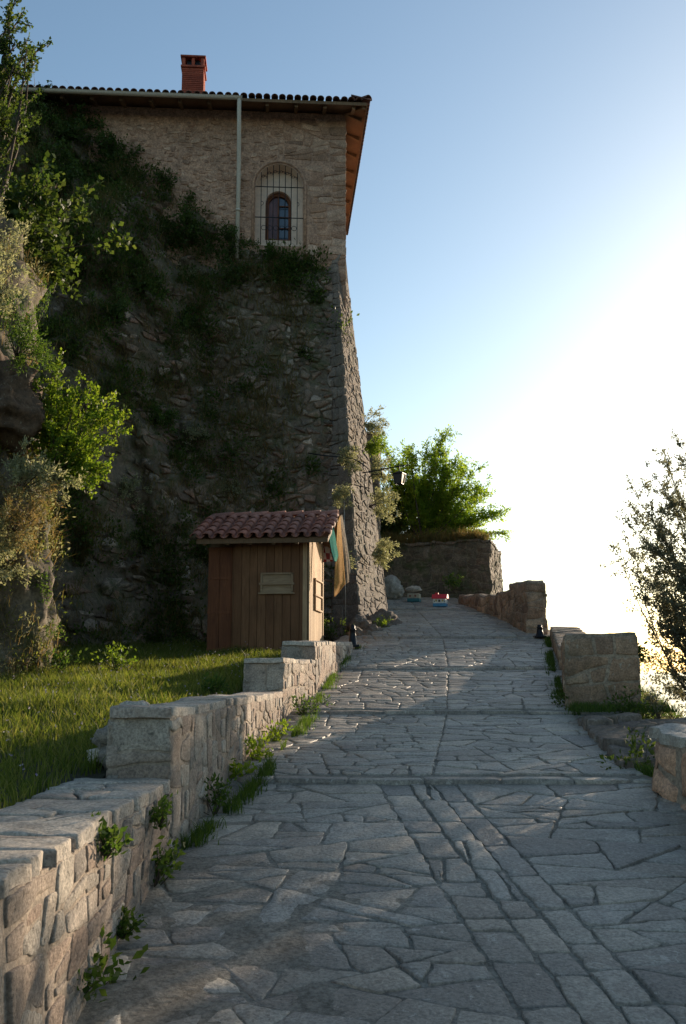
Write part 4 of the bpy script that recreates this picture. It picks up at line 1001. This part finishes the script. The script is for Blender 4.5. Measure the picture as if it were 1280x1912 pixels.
tag(mesh_np('green_undergrowth', V, Q, L_mid), 'lighter green creepers scattered over the cliff', 'undergrowth', kind='stuff')
Pc = cliff_pts(1900, -8.5, -.8, lambda x, z, t: min(1, dens1(x, z, t) + .25)); Pc = np.repeat(Pc, 26, 0) + rs.normal(size=(1900 * 26, 3)) * np.array([.12, .04, .08])
V, Q = blades(Pc, rs.uniform(.15, .38, len(Pc)), .006, .9, (0, -.6, -.5))
tag(mesh_np('hanging_grass', V, Q, L_dry), 'dry grass tufts hanging from ledges of the cliff', 'grass', kind='stuff')

SH = [
 (70, 225, .75, L_dark, .07, 'dark shrub at the left end of the gutter beside the corner tree'), (110, 262, .6, L_dark, .07, 'dark shrub between the corner tree and the cliff edge shrubs'), (95, 330, .7, L_dark, .07, 'shadowed leafy shrub right behind the pale wormwood bush'),
  # u, v, radius, leaf material, leaf size, label
 (150, 235, .55, L_mid, .07, 'dark green shrub at the top left end of the cliff edge'),
 (205, 300, .65, L_dark, .07, 'bushy green shrub on the cliff edge below the long gutter'),
 (300, 345, .45, L_dark, .06, 'low shrub midway down the sloping cliff edge'),
 (350, 425, .70, L_dark, .07, 'dense dark shrub just left of the downpipe foot'),
 (430, 460, .55, L_dark, .06, 'grassy shrub hiding the bottom of the downpipe'),
 (500, 480, .45, L_mid, .05, 'drooping olive shrub under the window sill'),
 (545, 500, .38, L_mid, .05, 'small shrub under the right corner of the barred window'),
 (440, 515, .40, L_dark, .06, 'dark shrub one step below the downpipe foot'),
 (345, 515, .40, L_grey, .05, 'pale grey-green shrub in the upper middle of the cliff'),
 (340, 600, .55, L_dark, .07, 'nearly black leafy shrub in the centre of the cliff'),
 (270, 540, .50, L_dark, .07, 'dark shrub left of the pale one on the upper cliff'),
 (380, 670, .35, L_dark, .06, 'small dark shrub right of the cliff centre'),
 (222, 580, .45, L_dark, .06, 'round shrub in the upper left of the cliff'),
 (290, 780, .45, L_mid, .06, 'green shrub on the cliff above and left of the kiosk'),
 (365, 810, .30, L_grey, .045, 'tuft of pale leaves on the lower middle of the cliff'),
 (230, 910, .40, L_grey, .05, 'pale shrub low on the left part of the cliff'),
 (585, 558, .16, L_dark, .05, 'tiny dark fern on the wall below the barred window'),
 (568, 660, .22, L_dark, .05, 'small dark tuft on the wall left of the buttress'),
 (435, 910, .25, L_grey, .045, 'pale tuft on the rubble wall right above the kiosk roof'),
 (250, 1010, .40, L_dark, .06, 'dark shrub at the cliff foot left of the kiosk'),
 (190, 330, .5, L_mid, .06, 'leafy shrub in front of the cliff top beside the big tree'),
]
def cliff_hit(u, v):
    d = rdir(u, v); y = 10.0
    while y < 22:
        P = EYE + d * (y / d.y)
        if P.z < ztop(P.x) and y >= cliffY(P.x, P.z): return P
        y += .06
    return EYE + d * (20.2 / d.y)
for u, v, r, mt, lf, lab in SH:
    P = cliff_hit(u, v); base = P + Vector((0, .05, -.1))
    plant('shrub', lab, 'shrub', base, hemi(base, int(10 + r * 16), r, .5), lf, 46 if lf > .055 else 60, mt, 'shrubs growing on the cliff', sub=r * .6, r0=.014, spread=1.0, droop=.1, nsub=9, start=.1)

# wormwood plants growing out of the buttress
BP = [(700, 945, 19.2, .36, L_grey, 'silvery plant spraying right from the middle of the buttress edge'), (705, 1035, 19.2, .32, L_grey, 'silvery plant low on the right edge of the buttress'),
      (690, 790, 19.7, .3, L_grey, 'silvery plant high on the buttress beside the ruined wall stub'), (640, 860, 18.7, .26, L_grey, 'pale plant hanging over the black cable'), (632, 930, 18.5, .24, L_grey, 'pale plant on the wall just above the kiosk ridge'),
      (692, 835, 19.6, .24, L_bright, 'bright green plant between buttress and ruined wall stub'), (703, 880, 19.4, .28, L_grey, 'silvery plant behind the lantern bracket'), (640, 1045, 18.1, .13, L_grey, 'small tuft right of the hanging cloths')]
for u, v, Y, r, mt, lab in BP:
    P = W(u, v, Y); tips = [P + Vector((rs.uniform(-.2, 1) * r, rs.uniform(-.8, .2) * r, rs.uniform(-.7, .8) * r)) * 1.2 for _ in range(18)]
    plant('wall_plant', lab, 'plant', P + Vector((-.12, .12, 0)), tips, .05, 100, mt, 'plants rooted in the buttress', sub=r * .42, r0=.006, spread=.6, wide=.4, nsub=11)

# ROCK OUTCROP at the left edge with sunlit growth
oc = []
tag(rock('rock_outcrop', W(-60, 1080, 11.0) + Vector((-.25, .3, 0)), 1.0, m_rock, 21, (1.05, 1.2, 2.2), 6, .35), 'craggy rock outcrop with dry growth at the left edge', 'rock')
tag(rock('overhanging_rock', W(5, 745, 10.6) + Vector((-.25, .1, 0)), .58, stone_mat('dark_red_rock', [(.10, .06, .035), (.16, .10, .06)], (.05, .03, .02), .6, island=False, bump=1, fine=20, speck=(.3, .27, .2)), 22, (1.05, 1.1, .95), 5, .4), 'dark reddish overhanging rock bulging in at the left edge', 'rock')
tag(rock('rock_outcrop', W(-60, 560, 11.4) + Vector((-.3, .4, 0)), .95, m_rock, 23, (1., 1.2, 1.6), 5, .35), 'upper rock outcrop behind the pale flowering bushes on the left', 'rock')
tag(rock('boulder', W(20, 1210, 11.3), .42, m_rock, 24, (.9, 1, 1.7), 5, .4), 'pale pointed boulder standing in the grass at the left edge', 'rock')
pts_ = []
for o in [o for o in C.objects if o.name.startswith('rock_outcrop')]:
    for v in o.data.vertices:
        if v.normal.y < .4 and v.co.x < 20 and rs.rand() < .10 and noise.noise(v.co * 1.3) > -.4: pts_.append(tuple(v.co + v.normal * .02))
pts_ = np.array(pts_)
OUTC = pts_
def cloud_plant(name, label, cat, pts, r, leaf, mat, group, dens=60, **k):
    """plant with several crowns: pts = pixel list (u, v, Y)"""
    P = [W(*p) for p in pts]; c = sum(P, Vector()) / len(P); base = c + Vector((-.25, .25, -.2)); tips = []
    for q in P: tips += [q + Vector(rs.normal(size=3) * r * .5) for _ in range(5)]
    return plant(name, label, cat, base, tips, leaf, dens, mat, group, **k)
G = 'bushes on the left rock outcrop'
cloud_plant('bush', 'pale flowering wormwood bush at the left edge above the overhanging rock', 'bush', [(10, 430, 10.4), (20, 480, 10.4), (15, 530, 10.3), (45, 560, 10.3)], .35, .045, L_grey, G, 80, sub=.22, r0=.008, nsub=9, wide=.4)
cloud_plant('bush', 'green grassy bush hanging over the top of the overhanging rock', 'bush', [(20, 600, 10.2), (50, 630, 10.2), (80, 650, 10.3), (95, 610, 10.4)], .3, .05, L_mid, G, 70, sub=.25, r0=.008, nsub=9, wide=.3)
cloud_plant('bush', 'pale grey bush spreading just below the overhanging rock', 'bush', [(20, 865, 10.3), (70, 870, 10.2), (110, 890, 10.3), (60, 900, 10.3)], .28, .045, L_grey, G, 80, sub=.22, r0=.008, nsub=9, wide=.4)
cloud_plant('bush', 'rusty dry bush on the outcrop below the grey one', 'bush', [(30, 940, 10.2), (60, 960, 10.2), (85, 930, 10.3), (40, 1000, 10.2)], .25, .05, L_dry, G, 70, sub=.25, r0=.008, nsub=9, wide=.25)
cloud_plant('bush', 'grey-green bush low on the outcrop at the left edge', 'bush', [(5, 1020, 10.2), (25, 1060, 10.2), (10, 1000, 10.2)], .25, .045, L_grey, G, 80, sub=.2, r0=.008, nsub=9, wide=.4)
cloud_plant('bush', 'olive bush at the foot of the outcrop beside the pointed boulder', 'bush', [(70, 1120, 10.9), (60, 1060, 10.8), (90, 1180, 11.2)], .25, .05, L_mid, G, 60, sub=.25, r0=.008, nsub=8, wide=.3)
V, Q = clumps(OUTC[::3], 90, .16, .045, wide=.3); tag(mesh_np('rock_growth', V, Q, L_grass), 'green growth clinging to the rock outcrop at the left edge', 'undergrowth', kind='stuff')
V, Q = clumps(OUTC[1::3], 90, .16, .045, wide=.3); tag(mesh_np('pale_rock_growth', V, Q, L_grey), 'grey-green tufts on the rock outcrop at the left edge', 'undergrowth', kind='stuff')
Pc = np.repeat(OUTC, 14, 0) + rs.normal(size=(len(OUTC) * 14, 3)) * .06; V, Q = blades(Pc, rs.uniform(.1, .3, len(Pc)), .005, .9, (.3, -.4, -.3)); tag(mesh_np('rock_grass', V, Q, L_dry), 'dry grass hanging over the rock outcrop at the left edge', 'grass', kind='stuff')
def fan(base, pxs, Y, rep=3, j=.12): return [W(u, v, Y) + Vector(rs.normal(size=3) * j) for u, v in pxs for _ in range(rep)]
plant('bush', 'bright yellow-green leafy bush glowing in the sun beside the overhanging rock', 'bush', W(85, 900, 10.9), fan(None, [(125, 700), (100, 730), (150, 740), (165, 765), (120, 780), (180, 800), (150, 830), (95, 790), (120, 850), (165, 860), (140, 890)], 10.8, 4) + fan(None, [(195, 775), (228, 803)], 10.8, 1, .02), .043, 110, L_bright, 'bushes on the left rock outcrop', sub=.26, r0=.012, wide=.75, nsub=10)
# big tree at the top left
tb = W(-150, 620, 11.2)
plant('tree', 'leafy green tree filling the top left corner of the view', 'tree', tb, fan(None, [(u - 78, v) for u, v in [q for q in [(85, -10), (78, 30), (98, 40), (110, 75), (120, 110), (95, 85), (135, 130), (10, 20), (0, 60), (40, 120), (20, 160), (60, 150), (70, 120), (30, 200), (60, 190), (5, 240), (50, 250), (90, 240), (20, 300), (80, 300), (110, 290), (40, 350), (100, 350), (-40, 100), (-50, 180), (-40, 280), (-30, 350), (90, 400), (40, 410), (130, 330), (-80, 60)] if q[1] < 245]], 11.3, 3, .2), .048, 110, L_dark, None, sub=.36, r0=.05, wide=.75, nsub=15, start=.5, part='crown', stempart='trunk')
plant('shrub', 'dark shrub filling the gap under the big corner tree', 'shrub', W(-20, 480, 12.6), fan(None, [(20, 380), (70, 360), (110, 380), (40, 440), (100, 440), (90, 500), (130, 460), (60, 330)], 12.6, 4, .25), .09, 34, L_dark, None, sub=.45, r0=.02, wide=.7, nsub=12, start=.2)

# robinia behind the far wall
rb = W(790, 1010, 25.4); rb.z = ztw - .1
plant('tree', 'feathery green tree glowing against the sky behind the terrace wall', 'tree', rb, fan(None, [(812, 795), (790, 850), (830, 830), (850, 860), (770, 870), (745, 850), (870, 880), (885, 862), (895, 905), (860, 920), (932, 938), (905, 945), (880, 960), (925, 998), (890, 990), (850, 970), (830, 900), (800, 900), (720, 835), (730, 880), (760, 920), (810, 950), (840, 940)], 25.4, 3, .2), .085, 75, L_robin, None, sub=.5, r0=.018, wide=.42, nsub=22, start=.25, spread=.8, part='crown', stempart='trunk')
plant('bush', 'dark bush between the buttress and the feathery tree', 'bush', W(735, 1010, 25.8), fan(None, [(700, 960), (705, 995), (690, 930), (715, 1010), (715, 880), (740, 900), (770, 930), (720, 940), (750, 970), (790, 980), (715, 1000), (820, 985)], 25.8, 4, .25), .10, 38, L_dark, None, sub=.5, r0=.03, wide=.5, nsub=16, start=.15)
tg = rs.rand(5000); Pg = np.stack([.9 + 2.6 * tg + rs.normal(size=5000) * .05, 25.3 - 1.2 * tg + np.abs(rs.normal(size=5000)) * .35, np.full(5000, ztw - .04)], 1); V, Q = blades(Pg, rs.uniform(.08, .32, 5000) * (1 + .9 * np.sin(tg * 23) ** 2), .007, .7, (0, -.3, -.15))
tag(mesh_np('dry_grass', V, Q, L_dry), 'dry grass along the top of the far terrace wall', 'grass', kind='stuff')

# tree on the right, below the parapets
rt = Vector((6.6, 13.2, -1.2))
tp_ = [(1160, 925), (1150, 965), (1170, 1000), (1175, 1035), (1150, 1030), (1185, 1060), (1210, 870), (1220, 910), (1250, 880), (1270, 835), (1240, 950), (1200, 960), (1230, 1010), (1260, 1060), (1210, 1100), (1190, 1120), (1240, 1130), (1270, 1000), (1280, 920), (1250, 1190), (1215, 1180), (1200, 1225), (1270, 1240), (1230, 1260), (1280, 1150), (1320, 900), (1360, 1000), (1340, 1100), (1400, 900), (1380, 1150), (1450, 1000), (1300, 1300), (1340, 820), (1420, 800)]
plant('tree', 'fine-leaved olive-coloured tree leaning in from the right edge', 'tree', rt, fan(None, [(u + 30, v) for u, v in tp_], 13.0, 3, .15), .042, 130, L_olive, None, sub=.42, r0=.022, wide=.5, nsub=30, start=.4, spread=1.0, part='crown', stempart='trunk')

for c_, rr_, lab in ((Vector((4.35, 8.6, .0)), 1.6, 'smaller bush added out of view behind the reddish parapet to shade the path'), (Vector((4.9, 8.9, -.4)), 1.9, 'broad bush added out of view beyond the near reddish parapet to shade the path'), (Vector((5.5, 11.4, -.5)), 1.9, 'tall unseen bush added in front of the leaning tree to block low sun')):  # bushes out of view, added to keep low sun off the near path
    plant('bush', lab, 'bush', c_, [c_ + Vector((rs.normal() * .5 * rr_ * .6, rs.normal() * .5 * rr_ * .6, rs.uniform(.8, 1.75) * rr_)) for _ in range(40)], .07, 60, L_mid, None, sub=.4, r0=.02, nsub=16, start=.3)
# weeds and grass at wall feet
WE = [(125, 1840, 3.65, .22, L_mid, .05, 'leafy weed growing at the foot of the wall nearest the viewer'), (290, 1625, 4.75, .17, L_mid, .04, 'leafy weed at the wall foot just before the first step'), (200, 1575, 3.75, .10, L_mid, .035, 'small weed sprouting from a joint high in the near wall'),
      (300, 1530, 4.6, .09, L_mid, .03, 'little weed hanging under the coping before the first step'), (228, 1735, 4.1, .07, L_mid, .03, 'tiny weed on the path edge below the near wall'), (400, 1500, 5.9, .16, L_mid, .035, 'weed strip at the wall foot beyond the first step'),
      (440, 1450, 6.7, .14, L_bright, .045, 'broad-leaved weed at the left end of the nearest kerb'), (485, 1415, 7.4, .22, L_bright, .04, 'sunlit weed clump at the wall foot past the nearest kerb'), (515, 1380, 8.1, .16, L_bright, .04, 'sunlit weed further up the wall foot'),
      (570, 1328, 9.6, .16, L_mid, .04, 'round weed clump at the wall foot by the second kerb'), (1195, 1430, 7.0, .28, L_dark, .05, 'dark weed clump in the corner of the reddish parapet and ledge'), (1170, 1335, 9.4, .30, L_dark, .05, 'dark grassy clump at the foot of the block-like parapet'),
      (1060, 1320, 9.9, .18, L_dark, .04, 'dark tuft at the near left corner of the block-like parapet'), (1228, 1320, 9.2, .25, L_olive, .035, 'wispy twigs growing behind the ledge against the bright sky'), (1183, 1225, 9.9, .09, L_dark, .05, 'small leaves poking from the right side of the block-like parapet'),
      (845, 1090, 23.3, .35, L_mid, .06, 'leafy clump at the foot of the far wall beside the red-roofed box'), (620, 1180, 17.6, .35, L_dark, .05, 'dark plants growing between kiosk and buttress'), (215, 1235, 11.2, .22, L_bright, .05, 'upright leafy weed at the far edge of the lawn'), (400, 1288, 8.9, .14, L_mid, .045, 'low leafy plant in the lawn behind the second wall step'),
      (712, 1165, 18.4, .2, L_bright, .035, 'yellowish moss plants on the boulders at the buttress foot'), (110, 1240, 11.0, .2, L_mid, .05, 'leafy weed at the foot of the rock outcrop')]
for u, v, Y, r, mt, lf, lab in WE:
    P = W(u, v, Y); P.z -= r * .5
    tips = [P + Vector((rs.normal() * r * .45, rs.normal() * r * .4, rs.uniform(.45, 1.19) * r)) for _ in range(12)]
    plant('weed', lab, 'plant', P, tips, lf, 60, mt, 'weeds at the foot of the walls', sub=r * .4, r0=.004, spread=.7, wide=.5, nsub=4, start=.1)
# strips of grass at feet of walls and on the slope to the right
S = []
for _ in range(5200):
    Y = rs.uniform(5.0, 10.0); S.append((lx(Y) + abs(rs.normal()) * .05 + .015, Y, zpath(Y)))
for _ in range(2500):
    Y = rs.uniform(10, 15.5); S.append((lx(Y) + abs(rs.normal()) * .05, Y, zpath(Y)))
for _ in range(3500):
    Y = rs.uniform(9.5, 17); S.append((rx(Y) - abs(rs.normal()) * .05 + .05, Y, zpath(Y)))
for _ in range(1500): S.append((rs.uniform(2.1, 3.05), rs.uniform(9.15, 9.78), zpath(9.4) + .06))
for _ in range(1500): S.append((1.98 + abs(rs.normal()) * .14, 6.75 + rs.normal() * .16, zpath(6.8)))
S = np.array(S); kn = np.array([noise.noise(Vector((s[0] * 2, s[1] * 1.7, 4))) for s in S]) > -.05; S = S[kn]
S = S[(rs.rand(len(S)) < .6) | (S[:, 0] > 1.8)]; V, Q = blades(S, rs.uniform(.03, .10, len(S)) * np.where((S[:, 0] > 1.8) & (S[:, 1] < 9.8), 1.1, 1), .0035, .6); tag(mesh_np('edge_grass', V, Q, L_mid), 'grass growing along the feet of the walls', 'grass', kind='stuff')
S = []
while len(S) < 26000:
    Y = rs.uniform(6.6, 24); x = rx(Y) + rs.uniform(.15, 4.5)
    if 9.7 < Y < 12.9 and x < 3.5 or (Y < 9.4 and x < 2.9 and rs.rand() < .93): continue
    S.append((x, Y, zhill(x, Y) - .02))
S = np.array(S); V, Q = blades(S, rs.uniform(.1, .3, len(S)), .007, .6); tag(mesh_np('slope_grass', V, Q, L_dark), 'long grass on the slope falling away behind the parapets', 'grass', kind='stuff')
